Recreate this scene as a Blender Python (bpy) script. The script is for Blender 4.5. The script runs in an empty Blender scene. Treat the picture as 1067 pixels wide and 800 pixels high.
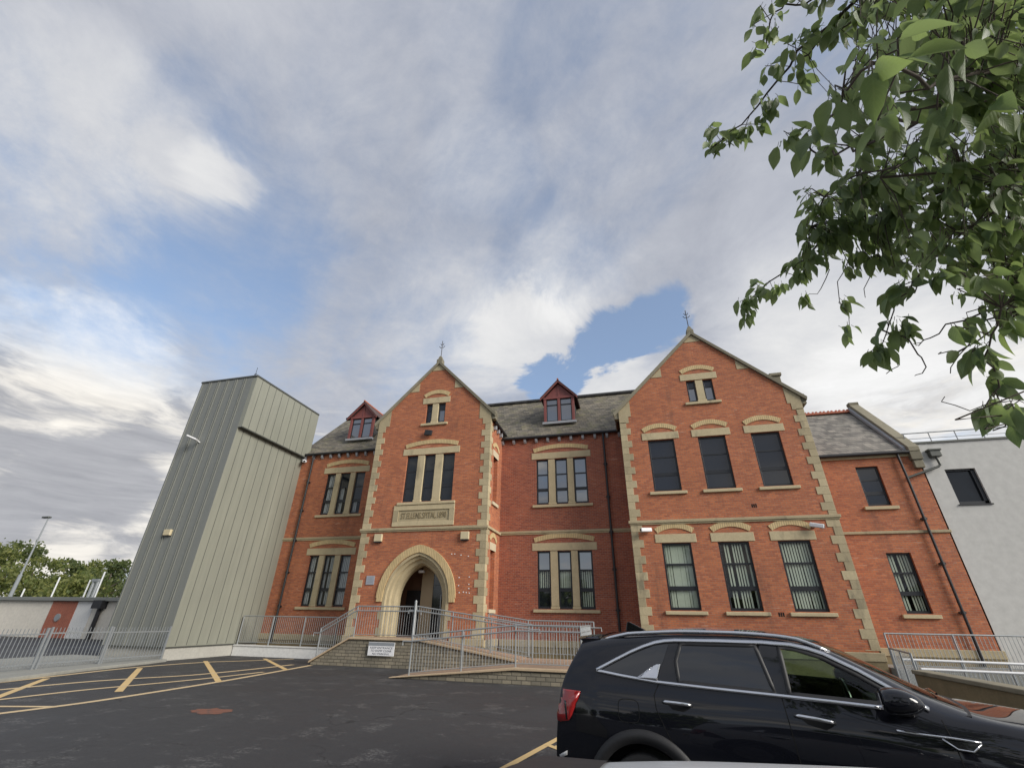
import bpy, bmesh, math, random
import numpy as np
from mathutils import Vector, Matrix
from mathutils.geometry import tessellate_polygon
from mathutils.bvhtree import BVHTree

random.seed(7)
S = bpy.context.scene
COL = S.collection
R_ = math.radians

# ------------------------------------------------------------------ camera, sky, sun, exposure
EYE = Vector((0.0, 0.0, 1.75))
FPX, PITCH, ROLL, YAW = 461.565, R_(27.891), R_(.9746), R_(-14.867)

def cam_rows():
    cp, sp = math.cos(PITCH), math.sin(PITCH)
    A = Matrix(((1, 0, 0), (0, -sp, cp), (0, cp, sp)))
    cr, sr = math.cos(ROLL), math.sin(ROLL)
    B = Matrix(((cr, sr, 0), (-sr, cr, 0), (0, 0, 1)))
    cy, sy = math.cos(YAW), math.sin(YAW)
    C = Matrix(((cy, -sy, 0), (sy, cy, 0), (0, 0, 1)))
    return B @ A @ C
CR = cam_rows()                       # rows: right, up, forward
cam = bpy.data.cameras.new('camera')
cam.sensor_width = 36.0
cam.sensor_fit = 'HORIZONTAL'
cam.lens = FPX / 1067 * 36
cam.clip_start = .05
cam.clip_end = 3000
camo = bpy.data.objects.new('camera', cam)
COL.objects.link(camo)
rt, up, fw = CR[0], CR[1], CR[2]
camo.matrix_world = Matrix(((rt.x, up.x, -fw.x, EYE.x), (rt.y, up.y, -fw.y, EYE.y), (rt.z, up.z, -fw.z, EYE.z), (0, 0, 0, 1)))
S.camera = camo

def ray(px, py):
    return (CR.transposed() @ Vector((px - 533.5, 400 - py, FPX))).normalized()
def at(px, py, dist):                 # a point of the place, dist metres away along that direction
    return EYE + ray(px, py) * dist
def on_y(px, py, Y):
    d = ray(px, py); return EYE + d * (Y / d.y)
def on_x(px, py, X):
    d = ray(px, py); return EYE + d * (X / d.x)

EXPOSURE = 1.45
S.view_settings.view_transform = 'Standard'
S.view_settings.look = 'None'
S.view_settings.exposure = EXPOSURE
S.view_settings.gamma = 1
S.view_settings.use_curve_mapping = False
S.cycles.use_denoising = True
S.cycles.max_bounces = 8
S.cycles.transparent_max_bounces = 12

SUN_DIR = Vector((.84, -.34, .44)).normalized()      # towards the sun
sun = bpy.data.lights.new('sun', 'SUN')
sun.energy = 1.5
sun.angle = R_(28)
sun.color = (1.0, .95, .88)
suno = bpy.data.objects.new('sun', sun)
COL.objects.link(suno)
suno.rotation_euler = (-SUN_DIR).to_track_quat('-Z', 'Y').to_euler()

class NT:
    """tiny helper for node graphs"""
    def __init__(s, tree):
        s.t = tree; s.t.nodes.clear()
    def n(s, typ, **kw):
        nd = s.t.nodes.new(typ)
        for k, v in kw.items(): setattr(nd, k, v)
        return nd
    def put(s, sock, v):
        if v is None: return
        if hasattr(v, 'is_output'): s.t.links.new(v, sock)
        elif isinstance(v, (tuple, list)) and len(v) == 3 and len(sock.default_value) == 4: sock.default_value = (*v, 1)
        else: sock.default_value = v
    def m(s, op, a, b=None, c=None, clamp=False):
        nd = s.n('ShaderNodeMath', operation=op, use_clamp=clamp)
        for i, v in enumerate((a, b, c)): s.put(nd.inputs[i], v) if v is not None else None
        return nd.outputs[0]
    def v(s, op, a, b=None):
        nd = s.n('ShaderNodeVectorMath', operation=op)
        s.put(nd.inputs[0], a)
        if b is not None: s.put(nd.inputs['Scale'] if op == 'SCALE' else nd.inputs[1], b)
        return nd.outputs['Value'] if op in ('DOT_PRODUCT', 'LENGTH') else nd.outputs[0]
    def noise(s, vec, scale, detail=4, rough=.55, dist=0.0, col=False):
        nd = s.n('ShaderNodeTexNoise')
        s.put(nd.inputs['Vector'], vec); nd.inputs['Scale'].default_value = scale
        nd.inputs['Detail'].default_value = detail; nd.inputs['Roughness'].default_value = rough
        nd.inputs['Distortion'].default_value = dist
        return nd.outputs['Color' if col else 'Fac']
    def ramp(s, x, a, b, lo=0.0, hi=1.0, smooth=True):
        nd = s.n('ShaderNodeMapRange', interpolation_type='SMOOTHSTEP' if smooth else 'LINEAR')
        for i, v in enumerate((x, a, b, lo, hi)): s.put(nd.inputs[i], v)
        return nd.outputs[0]
    def mix(s, f, a, b, op='MIX'):
        nd = s.n('ShaderNodeMix', data_type='RGBA', blend_type=op)
        s.put(nd.inputs[0], f); s.put(nd.inputs[6], a); s.put(nd.inputs[7], b)
        return nd.outputs[2]
    def sep(s, v):
        nd = s.n('ShaderNodeSeparateXYZ'); s.put(nd.inputs[0], v); return nd.outputs
    def comb(s, x, y, z):
        nd = s.n('ShaderNodeCombineXYZ')
        for i, v in enumerate((x, y, z)): s.put(nd.inputs[i], v)
        return nd.outputs[0]

world = bpy.data.worlds.new('World'); S.world = world; world.use_nodes = True
def build_sky():
    g = NT(world.node_tree)
    d = g.n('ShaderNodeTexCoord').outputs['Generated']
    sky = g.n('ShaderNodeTexSky', sky_type='NISHITA', sun_disc=False)
    sky.sun_elevation = math.asin(SUN_DIR.z)
    sky.sun_rotation = math.atan2(SUN_DIR.x, SUN_DIR.y)
    sky.air_density = 1.0; sky.dust_density = .6
    blue = g.mix(.30, g.v('SCALE', sky.outputs[0], .075), (.145, .175, .235))
    x, y, z = g.sep(d)
    zc = g.m('MAXIMUM', z, .015)
    k = g.m('DIVIDE', 1.0, g.m('ADD', zc, .16))
    p = g.comb(g.m('MULTIPLY', x, k), g.m('MULTIPLY', y, k), 0.0)
    warp = g.v('SCALE', g.v('SUBTRACT', g.noise(p, .9, 3, .5, col=True), (.5, .5, .5)), 1.0)
    pw = g.v('ADD', p, warp)
    big = g.noise(pw, .75, 7, .6)
    fine = g.noise(pw, 2.6, 9, .66)
    wisp = g.noise(g.v('ADD', p, g.v('SCALE', warp, .45)), 6.5, 8, .68)
    # streaky high cloud, drawn out along one direction of the sky
    rot = g.n('ShaderNodeVectorRotate', rotation_type='Z_AXIS'); g.put(rot.inputs['Vector'], p); rot.inputs['Angle'].default_value = .75
    st = g.v('MULTIPLY', g.v('ADD', rot.outputs[0], g.v('SCALE', warp, .35)), (.55, 2.2, 1.0))
    streak = g.noise(st, 1.6, 7, .6)
    dw = g.v('ADD', d, g.v('SCALE', g.v('SUBTRACT', g.noise(pw, 2.2, 6, .62, col=True), (.5, .5, .5)), .26))
    dw = g.v('NORMALIZE', dw)
    def bump(px, py, r, amp, src=dw):
        c = g.v('DOT_PRODUCT', src, tuple(ray(px, py)))
        return g.ramp(c, math.cos(R_(r)), 1.0, 0.0, amp)
    def add(*a):
        o = a[0]
        for b in a[1:]: o = g.m('ADD', o, b)
        return o
    cov = add(g.m('MULTIPLY', g.m('SUBTRACT', big, .5), .95), g.m('MULTIPLY', g.m('SUBTRACT', streak, .5), 1.0), g.m('MULTIPLY', g.m('SUBTRACT', wisp, .5), .55), g.m('MULTIPLY', g.m('SUBTRACT', fine, .5), .35), .76,
              bump(240, 245, 13, -.26), bump(205, 115, 7, -.28), bump(190, 345, 15, -.26), bump(60, 290, 14, -.24), bump(330, 300, 13, -.16), bump(40, 120, 9, -.15), bump(330, 120, 10, -.10),
              bump(632, 354, 5.8, -1.35), bump(580, 392, 4.5, -1.2), bump(680, 332, 5, -1.0), bump(20, 585, 8, -.35),
              bump(110, 150, 11, .22), bump(200, 170, 5, .26), bump(240, 192, 3.5, .25), bump(550, 345, 7, .5), bump(860, 300, 22, .3), bump(640, 400, 6, .45))
    # flat banks of cumulus low on the left
    az = g.m('ARCTAN2', x, y)
    hv = g.comb(g.m('MULTIPLY', az, 2.6), g.m('MULTIPLY', z, 11.0), 0.0)
    hv = g.v('ADD', hv, g.v('SCALE', g.v('SUBTRACT', g.noise(hv, .9, 4, .5, col=True), (.5, .5, .5)), .9))
    bank = g.noise(hv, 1.15, 9, .62)
    low = g.ramp(z, .42, .30)
    bankc = g.ramp(add(bank, bump(60, 440, 17, .40, d), bump(60, 520, 12, .30, d), bump(20, 560, 6, -.12, d)), .46, .62)
    cloud = g.ramp(cov, .12, .92)
    # brightness of the high sheet
    lum = add(.43, g.m('MULTIPLY', g.m('SUBTRACT', fine, .5), .24), g.m('MULTIPLY', g.m('SUBTRACT', wisp, .5), .16), g.m('MULTIPLY', g.m('SUBTRACT', big, .5), .22),
              bump(590, 275, 9, .13), bump(545, 350, 10, .17), bump(580, 300, 5, .10), bump(470, 350, 14, .10), bump(640, 410, 9, .20), bump(500, 180, 8, .10), bump(110, 140, 12, .14), bump(235, 190, 5, .14),
              bump(420, 40, 26, .02), bump(900, 400, 20, .20), bump(980, 420, 12, .15), bump(120, 370, 8, .4))
    lum = g.m('MINIMUM', g.m('MAXIMUM', lum, .24), .84)
    tint = g.mix(g.ramp(lum, .30, .75), (.90, .96, 1.12), (1.0, 1.0, 1.0))
    sheet = g.v('MULTIPLY', tint, g.comb(lum, lum, lum))
    col = g.mix(cloud, blue, g.v('SCALE', sheet, .43))
    # banks: bright warm tops, grey undersides
    tops = g.noise(g.v('ADD', hv, (0.0, -.32, 0.0)), 1.15, 9, .62)
    bl = g.ramp(add(g.m('SUBTRACT', bank, tops), bump(70, 415, 6, .18, d), bump(130, 380, 6, .2, d), bump(70, 475, 8, -.20, d), bump(80, 530, 7, -.18, d), bump(15, 500, 3, .18, d), bump(60, 572, 4, .22, d)), -.11, .15)
    bcol = g.mix(bl, (.165, .168, .18), (.36, .345, .32))
    lay = g.noise(g.v('MULTIPLY', hv, (1.2, 2.2, 1)), 2.3, 9, .66)
    bcol = g.v('MULTIPLY', bcol, g.mix(lay, (.62, .63, .66), (1.34, 1.33, 1.30)))
    lowb = g.m('MULTIPLY', low, bankc)
    hz = g.mix(g.ramp(z, .16, .02), col, (.25, .28, .31))
    col = g.mix(lowb, hz, bcol)
    bg = g.n('ShaderNodeBackground'); g.put(bg.inputs[0], col); bg.inputs[1].default_value = 1.0
    out = g.n('ShaderNodeOutputWorld'); g.t.links.new(bg.outputs[0], out.inputs[0])
build_sky()

# ------------------------------------------------------------------ materials
MATS = {}
def material(name, base=(.5, .5, .5), rough=.6, metal=0.0, fn=None, ior=1.5, spec=.5, coat=0.0):
    mt = bpy.data.materials.new(name); mt.use_nodes = True
    g = NT(mt.node_tree)
    b = g.n('ShaderNodeBsdfPrincipled')
    g.put(b.inputs['Base Color'], base); b.inputs['Roughness'].default_value = rough
    b.inputs['Metallic'].default_value = metal; b.inputs['IOR'].default_value = ior
    b.inputs['Specular IOR Level'].default_value = spec
    b.inputs['Coat Weight'].default_value = coat; b.inputs['Coat Roughness'].default_value = .03
    o = g.n('ShaderNodeOutputMaterial'); g.t.links.new(b.outputs[0], o.inputs[0])
    if fn: fn(g, b, o)
    MATS[name] = mt
    return mt
def wpos(g): return g.n('ShaderNodeNewGeometry').outputs['Position']
def bump_to(g, b, h, strength, dist=.01):
    nd = g.n('ShaderNodeBump'); nd.inputs['Strength'].default_value = strength; nd.inputs['Distance'].default_value = dist
    g.put(nd.inputs['Height'], h); g.t.links.new(nd.outputs[0], b.inputs['Normal'])
def wall_uv(g):
    x, y, z = g.sep(wpos(g)); return g.comb(g.m('ADD', x, y), z, 0.0)

def brickish(c1, c2, mortar, w, h, ms, patch=.35, pale=.0, bmp=.35):
    def fn(g, b, o):
        uv = wall_uv(g); P = wpos(g)
        t = g.n('ShaderNodeTexBrick', offset=.5, squash=1.0)
        g.put(t.inputs['Vector'], uv); g.put(t.inputs['Color1'], c1); g.put(t.inputs['Color2'], c2); g.put(t.inputs['Mortar'], mortar)
        t.inputs['Scale'].default_value = 1; t.inputs['Mortar Size'].default_value = ms; t.inputs['Mortar Smooth'].default_value = .3
        t.inputs['Bias'].default_value = 0; t.inputs['Brick Width'].default_value = w; t.inputs['Row Height'].default_value = h
        n1 = g.noise(P, .55, 5, .6); n2 = g.noise(uv, 5.0, 4, .7); n3 = g.noise(P, 14, 3, .6)
        c = g.mix(1.0, t.outputs['Color'], g.mix(n1, (1 - patch,) * 3, (1 + patch,) * 3), 'MULTIPLY')
        c = g.mix(1.0, c, g.mix(n3, (.72, .70, .70), (1.26, 1.24, 1.22)), 'MULTIPLY')
        st = g.v('MULTIPLY', uv, (.9, .16, 1.0))
        dirt = g.ramp(g.noise(st, 1.4, 7, .7), .52, .74)
        c = g.mix(g.m('MULTIPLY', dirt, .7), c, g.mix(.6, c, (.055, .042, .038)))
        if pale:
            row = g.v('MULTIPLY', uv, (1.3, 8.0, 1.0))
            pf = g.m('MULTIPLY', g.ramp(g.noise(row, 1.4, 3, .6), .60, .72), g.ramp(n1, .42, .62))
            c = g.mix(g.m('MULTIPLY', pf, pale), c, (.55, .34, .24))
        g.put(b.inputs['Base Color'], c)
        bump_to(g, b, g.m('SUBTRACT', g.m('MULTIPLY', n2, .4), t.outputs['Fac']), bmp, .012)
    return fn
material('brick', rough=.85, fn=brickish((.495, .163, .066), (.325, .097, .048), (.31, .18, .115), .225, .075, .010, .26, .75))
material('brick_dark_shade', rough=.85, fn=brickish((.38, .108, .052), (.25, .066, .040), (.31, .20, .15), .225, .075, .009, .30, .5))  # darker copy of the brick, with the recessed wall's shade in its colour
material('ramp_stone', rough=.9, fn=brickish((.27, .24, .175), (.18, .165, .125), (.085, .078, .062), .30, .11, .012, .4, 0, .8))

def stoneish(c, var=.25, sc=3.0, stain=.4, staincol=(.10, .095, .07)):
    def fn(g, b, o):
        P = wpos(g)
        n1 = g.noise(P, sc, 6, .6); n2 = g.noise(P, sc * 9, 4, .6)
        k = g.mix(n1, tuple(v * (1 - var) for v in c), tuple(min(1, v * (1 + var)) for v in c))
        k = g.mix(1.0, k, g.mix(n2, (.8, .8, .8), (1.2, 1.2, 1.2)), 'MULTIPLY')
        isl = g.n('ShaderNodeNewGeometry').outputs['Random Per Island']
        k = g.mix(1.0, k, g.mix(isl, (.78, .78, .77), (1.16, 1.16, 1.15)), 'MULTIPLY')
        s_ = g.ramp(g.noise(g.v('MULTIPLY', P, (1, 1, .35)), sc * .7, 5, .65), .55, .75)
        k = g.mix(g.m('MULTIPLY', s_, stain), k, staincol)
        g.put(b.inputs['Base Color'], k)
        bump_to(g, b, n2, .25, .01)
    return fn
material('stone', rough=.85, fn=stoneish((.425, .355, .222), .22, 2.2, .55))
material('stone_lit', rough=.85, fn=stoneish((.47, .41, .29), .12, 2.0, .2))  # paler copy of the stone; light on right-facing dressings put into the colour
material('coping_stone', rough=.9, fn=stoneish((.215, .195, .14), .3, 2.5, .65, (.075, .075, .05)))
material('weathered_wall', rough=.9, fn=stoneish((.24, .19, .105), .45, 1.8, .95, (.045, .042, .03)))
def arch_fn(g, b, o):
    x, y, z = g.sep(wpos(g)); P = wpos(g)
    t = g.n('ShaderNodeTexBrick', offset=0.0); g.put(t.inputs['Vector'], g.comb(g.m('ADD', x, y), z, 0.0))
    g.put(t.inputs['Color1'], (.62, .47, .25)); g.put(t.inputs['Color2'], (.54, .41, .21)); g.put(t.inputs['Mortar'], (.36, .27, .15))
    t.inputs['Scale'].default_value = 1; t.inputs['Mortar Size'].default_value = .012
    t.inputs['Brick Width'].default_value = .085; t.inputs['Row Height'].default_value = 50
    g.put(b.inputs['Base Color'], g.mix(1.0, t.outputs[0], g.mix(g.noise(P, 5, 4, .6), (.75, .76, .72), (1.2, 1.2, 1.2)), 'MULTIPLY'))
material('yellow_brick', rough=.8, fn=arch_fn)

def slate(c1, c2, moss, mossamt):
    def fn(g, b, o):
        x, y, z = g.sep(wpos(g)); P = wpos(g)
        uv = g.comb(g.m('ADD', x, g.m('MULTIPLY', y, .35)), z, 0.0)
        t = g.n('ShaderNodeTexBrick', offset=.5); g.put(t.inputs['Vector'], uv)
        g.put(t.inputs['Color1'], c1); g.put(t.inputs['Color2'], c2); g.put(t.inputs['Mortar'], tuple(v * .35 for v in c2))
        t.inputs['Scale'].default_value = 1; t.inputs['Mortar Size'].default_value = .012; t.inputs['Mortar Smooth'].default_value = .6
        t.inputs['Brick Width'].default_value = .32; t.inputs['Row Height'].default_value = .15
        # each slate gets a shade of its own
        q = g.v('MULTIPLY', uv, (3.1, 6.6, 1))
        wn = g.n('ShaderNodeTexWhiteNoise'); fl = g.v('FLOOR', q); g.put(wn.inputs[0], fl)
        c = g.mix(1.0, t.outputs[0], g.mix(wn.outputs[0], (.62, .62, .62), (1.35, 1.33, 1.28)), 'MULTIPLY')
        c = g.mix(1.0, c, g.mix(g.noise(P, 1.2, 6, .65), (.65, .66, .66), (1.35, 1.34, 1.3)), 'MULTIPLY')
        mo = g.m('MULTIPLY', g.ramp(g.noise(P, 1.7, 7, .7), .48, .68), mossamt)
        c = g.mix(mo, c, moss)
        g.put(b.inputs['Base Color'], c)
        sz = g.m('FRACT', g.m('DIVIDE', z, .15))
        bump_to(g, b, g.m('ADD', g.m('MULTIPLY', g.m('SUBTRACT', 1.0, sz), .8), wn.outputs[0]), .8, .03)
    return fn
material('old_slate', rough=.8, fn=slate((.20, .175, .135), (.125, .115, .10), (.17, .165, .075), .6))
material('new_slate', rough=.7, fn=slate((.26, .24, .215), (.20, .188, .172), (.16, .16, .12), .15))
material('dark_slate', rough=.7, fn=slate((.05, .05, .052), (.035, .036, .04), (.05, .05, .04), .3))

def simple_noise(c, var=.15, sc=4.0):
    def fn(g, b, o):
        P = wpos(g)
        g.put(b.inputs['Base Color'], g.mix(g.noise(P, sc, 6, .6), tuple(v * (1 - var) for v in c), tuple(min(1, v * (1 + var)) for v in c)))
    return fn
def clad_fn(g, b, o):
    P = wpos(g)
    st = g.v('MULTIPLY', P, (1.6, 1.6, .12))
    c = g.mix(g.noise(st, 2.2, 6, .65), (.20, .207, .168), (.315, .318, .262))
    c = g.mix(1.0, c, g.mix(g.noise(P, .5, 4, .6), (.88, .88, .9), (1.1, 1.1, 1.08)), 'MULTIPLY')
    g.put(b.inputs['Base Color'], c)
    bump_to(g, b, g.noise(st, 3, 3, .5), .12, .01)
material('zinc_cladding', rough=.5, metal=.1, fn=clad_fn)
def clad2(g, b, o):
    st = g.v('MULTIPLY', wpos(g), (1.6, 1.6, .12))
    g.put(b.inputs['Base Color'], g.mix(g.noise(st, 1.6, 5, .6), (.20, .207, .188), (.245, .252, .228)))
material('zinc_grey_shade', rough=.45, metal=.3, fn=clad2)  # guessed greyer finish; the tower front's shade is put into its darker colour
material('zinc_dark', (.09, .095, .085), .5, .4, fn=simple_noise((.09, .095, .085)))
material('concrete', rough=.9, fn=stoneish((.42, .41, .37), .15, 1.5, .35, (.24, .21, .16)))
material('path_concrete', rough=.9, fn=stoneish((.27, .27, .245), .18, 1.2, .3, (.2, .19, .17)))
material('white_paint', rough=.7, fn=stoneish((.72, .72, .70), .06, 1.0, .12, (.45, .43, .38)))
material('white_render', rough=.85, fn=stoneish((.58, .575, .55), .05, .4, .15, (.45, .45, .43)))
material('cream_render', rough=.9, fn=stoneish((.68, .64, .56), .08, .6, .2, (.5, .46, .4)))
material('galvanised', rough=.5, metal=.45, fn=simple_noise((.33, .35, .355), .2, 9))
material('fence_steel', (.27, .29, .30), .5, .4, fn=simple_noise((.27, .29, .30), .18, 9))
material('tile_brown', (.085, .05, .045), .75, fn=simple_noise((.085, .05, .045), .35, 6))
material('white_metal', (.72, .73, .73), .45, .1, fn=simple_noise((.72, .73, .73), .08, 6))
material('frame_grey', (.014, .016, .020), .4, fn=simple_noise((.014, .016, .020), .2, 6))
material('black_iron', (.018, .018, .02), .5, fn=simple_noise((.018, .018, .02), .3, 6))
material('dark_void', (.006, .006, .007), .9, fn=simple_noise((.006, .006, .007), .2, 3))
material('red_timber', rough=.55, fn=simple_noise((.20, .060, .052), .3, 7))
material('lead', rough=.6, fn=simple_noise((.33, .34, .36), .2, 5))
material('terracotta', rough=.8, fn=simple_noise((.42, .14, .085), .3, 4))
material('panel_brick', rough=.8, fn=brickish((.40, .12, .065), (.33, .095, .055), (.38, .26, .2), .225, .075, .006, .15))
material('buff_plastic', (.55, .47, .30), .5, fn=simple_noise((.55, .47, .30), .08, 5))
material('white_plastic', (.80, .80, .80), .4, fn=simple_noise((.80, .80, .80), .05, 5))
material('grey_plaque', (.36, .38, .42), .4, .3, fn=simple_noise((.36, .38, .42), .12, 8))
material('ink', (.02, .025, .05), .6, fn=simple_noise((.02, .025, .05), .1, 5))
material('ink_grey', (.25, .27, .29), .6, fn=simple_noise((.25, .27, .29), .1, 5))
material('ramp_floor', rough=.9, fn=stoneish((.36, .25, .175), .2, 1.6, .35, (.22, .18, .13)))
material('ramp_edge', rough=.9, fn=stoneish((.42, .32, .21), .2, 2.0, .45, (.2, .15, .1)))
material('interior_cream', (.42, .33, .21), .7, fn=simple_noise((.42, .33, .21), .1, 2))
material('interior_brown', (.16, .085, .05), .6, fn=simple_noise((.16, .085, .05), .2, 2))
material('blind_slat', (.6, .64, .54), .8, fn=simple_noise((.46, .50, .42), .14, 6))
material('curtain', (.40, .40, .42), .8, fn=simple_noise((.40, .41, .43), .3, 5))
material('lamp_glow', (.9, .9, .85), .4, fn=lambda g, b, o: (g.put(b.inputs['Emission Color'], (1, .95, .85)), g.put(b.inputs['Emission Strength'], .9)))

def glassy(name, ior, tint, base=(.010, .012, .014)):
    def fn(g, b, o):
        # clear pane: what lies behind shows through, the sky mirrors in it
        tr = g.n('ShaderNodeBsdfTransparent'); g.put(tr.inputs[0], tint)
        gl = g.n('ShaderNodeBsdfGlossy'); gl.inputs['Roughness'].default_value = .01
        P = wpos(g)
        bp = g.n('ShaderNodeBump'); bp.inputs['Strength'].default_value = .05; bp.inputs['Distance'].default_value = .02
        g.put(bp.inputs['Height'], g.noise(P, 1.4, 2, .5)); g.t.links.new(bp.outputs[0], gl.inputs['Normal'])
        fr = g.n('ShaderNodeFresnel'); bf = g.n('ShaderNodeNewGeometry').outputs['Backfacing']; g.put(fr.inputs['IOR'], g.m('ADD', g.m('MULTIPLY', bf, 1 / ior - ior), ior))
        mx = g.n('ShaderNodeMixShader'); g.put(mx.inputs[0], fr.outputs[0]); g.t.links.new(tr.outputs[0], mx.inputs[1]); g.t.links.new(gl.outputs[0], mx.inputs[2])
        g.t.links.new(mx.outputs[0], o.inputs[0])
    return material(name, base, .03, fn=fn)
glassy('pane_clear', 1.55, (.93, .96, .93))
glassy('car_clear', 1.5, (.52, .64, .54))
def pane_fn(g, b, o):
    bump_to(g, b, g.noise(wpos(g), 1.3, 2, .5), .06, .02)
material('pane_dark', (.012, .015, .018), .03, ior=1.55, fn=pane_fn)
material('pane_sky', (.02, .024, .03), .03, ior=3.1, fn=pane_fn)
material('pane_blue', (.008, .012, .021), .10, ior=1.65, fn=pane_fn)

def asphalt_fn(g, b, o):
    P = wpos(g)
    fine = g.noise(P, 90, 3, .7); mid = g.noise(P, 6, 6, .7); big = g.noise(P, .35, 5, .6)
    c = g.mix(fine, (.019, .0192, .0205), (.050, .050, .052))
    c = g.mix(1.0, c, g.mix(big, (.75, .75, .76), (1.3, 1.28, 1.26)), 'MULTIPLY')
    sp = g.n('ShaderNodeTexVoronoi'); g.put(sp.inputs['Vector'], P); sp.inputs['Scale'].default_value = 38
    c = g.mix(g.m('MULTIPLY', g.ramp(sp.outputs['Distance'], .16, .06), .55), c, (.17, .165, .155))
    # pale scuffed patches drawn out along the traffic
    sc = g.v('MULTIPLY', P, (.95, 1.0, 1))
    f = g.m('MULTIPLY', g.ramp(g.noise(sc, 1.15, 10, .78), .53, .62), g.ramp(g.noise(P, 22, 4, .75), .44, .60))
    c = g.mix(g.m('MULTIPLY', f, .6), c, (.19, .185, .175))
    grit = g.mix(.5, g.noise(P, 16, 6, .9), g.noise(P, 5, 8, .9))
    c = g.mix(1.0, c, g.mix(grit, (.30, .30, .31), (1.85, 1.84, 1.82)), 'MULTIPLY')
    vo = g.n('ShaderNodeTexVoronoi', feature='DISTANCE_TO_EDGE'); g.put(vo.inputs['Vector'], g.v('ADD', P, g.v('SCALE', g.noise(P, 1.2, 4, .6, col=True), 1.2))); vo.inputs['Scale'].default_value = .33
    crack = g.m('MULTIPLY', g.ramp(vo.outputs['Distance'], .012, .004), g.ramp(big, .45, .6))
    c = g.mix(g.m('MULTIPLY', crack, .7), c, (.008, .008, .008))
    tan = g.ramp(g.noise(P, .8, 6, .7), .66, .76)
    c = g.mix(g.m('MULTIPLY', tan, .25), c, (.17, .12, .08))
    g.put(b.inputs['Base Color'], c)
    g.put(b.inputs['Roughness'], g.ramp(big, .3, .7, .62, .85))
    bump_to(g, b, g.m('ADD', fine, g.m('MULTIPLY', mid, .3)), .5, .008)
material('asphalt', rough=.8, fn=asphalt_fn)
def worn_paint(c, thr):
    def fn(g, b, o):
        P = wpos(g)
        w = g.ramp(g.noise(P, 7, 7, .72), thr, thr + .12)
        c2 = g.mix(g.noise(P, 1.5, 4, .6), tuple(v * .78 for v in c), c)
        g.put(b.inputs['Base Color'], g.mix(w, c2, (.06, .058, .055)))
    return fn
material('yellow_paint', rough=.75, fn=worn_paint((.70, .50, .23), .66))
material('cream_paint', rough=.75, fn=worn_paint((.68, .52, .30), .64))
material('rust_patch', rough=.9, fn=worn_paint((.21, .085, .052), .52))

def leaf_fn(c1, c2, under, veins=False):
    def fn(g, b, o):
        P = wpos(g)
        oi = g.n('ShaderNodeNewGeometry')
        isl = oi.outputs['Random Per Island']
        c = g.mix(isl, c1, c2)
        c = g.mix(1.0, c, g.mix(g.noise(P, 25, 4, .65), (.72, .72, .70), (1.28, 1.28, 1.25)), 'MULTIPLY')
        if veins:
            u, v_, _w = g.sep(g.n('ShaderNodeUVMap').outputs[0])
            au = g.m('ABSOLUTE', g.m('SUBTRACT', u, .5))
            ln = g.m('ABSOLUTE', g.m('SUBTRACT', g.m('FRACT', g.m('SUBTRACT', g.m('MULTIPLY', v_, 8.0), g.m('MULTIPLY', au, 5.0))), .5))
            vn = g.m('MAXIMUM', g.ramp(ln, .16, .04), g.ramp(au, .05, .015))
            c = g.mix(g.m('MULTIPLY', vn, .20), c, (.24, .30, .13))
            bump_to(g, b, g.m('ADD', g.m('MULTIPLY', ln, 1.2), g.m('MULTIPLY', vn, -.5)), .14, .004)
            spot = g.ramp(g.noise(P, 55, 3, .6), .68, .74)
            c = g.mix(g.m('MULTIPLY', spot, .55), c, (.13, .09, .035))
        c = g.mix(g.m('MULTIPLY', oi.outputs['Backfacing'], .6), c, under)
        g.put(b.inputs['Base Color'], c)
        tr = g.n('ShaderNodeBsdfTranslucent'); g.put(tr.inputs[0], g.mix(.5, c, (.28, .37, .09)))
        mx = g.n('ShaderNodeMixShader'); mx.inputs[0].default_value = .48
        g.t.links.new(b.outputs[0], mx.inputs[1]); g.t.links.new(tr.outputs[0], mx.inputs[2]); g.t.links.new(mx.outputs[0], o.inputs[0])
    return fn
material('cherry_leaf', rough=.42, fn=leaf_fn((.105, .17, .080), (.225, .305, .105), (.20, .25, .15), True))
material('far_leaf', rough=.6, fn=leaf_fn((.09, .125, .035), (.27, .27, .08), (.12, .14, .05)))
material('far_leaf_dark', rough=.6, fn=leaf_fn((.055, .085, .033), (.15, .17, .055), (.07, .09, .04)))
material('bark', rough=.9, fn=stoneish((.075, .058, .045), .4, 12, .4, (.03, .025, .02)))

material('paint_black', rough=.6, spec=.05, coat=1.0, fn=lambda g, b, o: g.put(b.inputs['Base Color'], g.mix(g.noise(wpos(g), 600, 2, .5), (.0030, .0035, .006), (.008, .009, .014))))
material('paint_silver', rough=.35, metal=.15, coat=.35, fn=simple_noise((.62, .65, .67), .04, 300))
material('chrome', (.72, .73, .75), .16, .95, fn=simple_noise((.72, .73, .75), .05, 9))
material('piano_black', (.006, .006, .007), .12, coat=.5, fn=simple_noise((.006, .006, .007), .2, 5))
material('car_glass_dark', (.006, .007, .008), .02, ior=1.85, fn=simple_noise((.006, .007, .008), .1, 3))
material('cladding_plastic', (.018, .018, .019), .55, fn=simple_noise((.018, .018, .019), .2, 30))
material('tyre', (.02, .02, .02), .8, fn=simple_noise((.02, .02, .02), .25, 20))
material('rim', (.35, .36, .37), .3, .8, fn=simple_noise((.35, .36, .37), .1, 12))
material('lamp_red', (.32, .012, .012), .12, coat=1.0, fn=simple_noise((.30, .012, .012), .3, 25))
material('lamp_clear', (.5, .5, .5), .1, coat=1.0, fn=simple_noise((.5, .5, .5), .1, 25))
material('shut_line', (.002, .002, .002), .9, fn=simple_noise((.002, .002, .002), .2, 5))
material('seat_cloth', (.02, .02, .022), .8, fn=simple_noise((.02, .02, .022), .3, 30))

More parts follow.
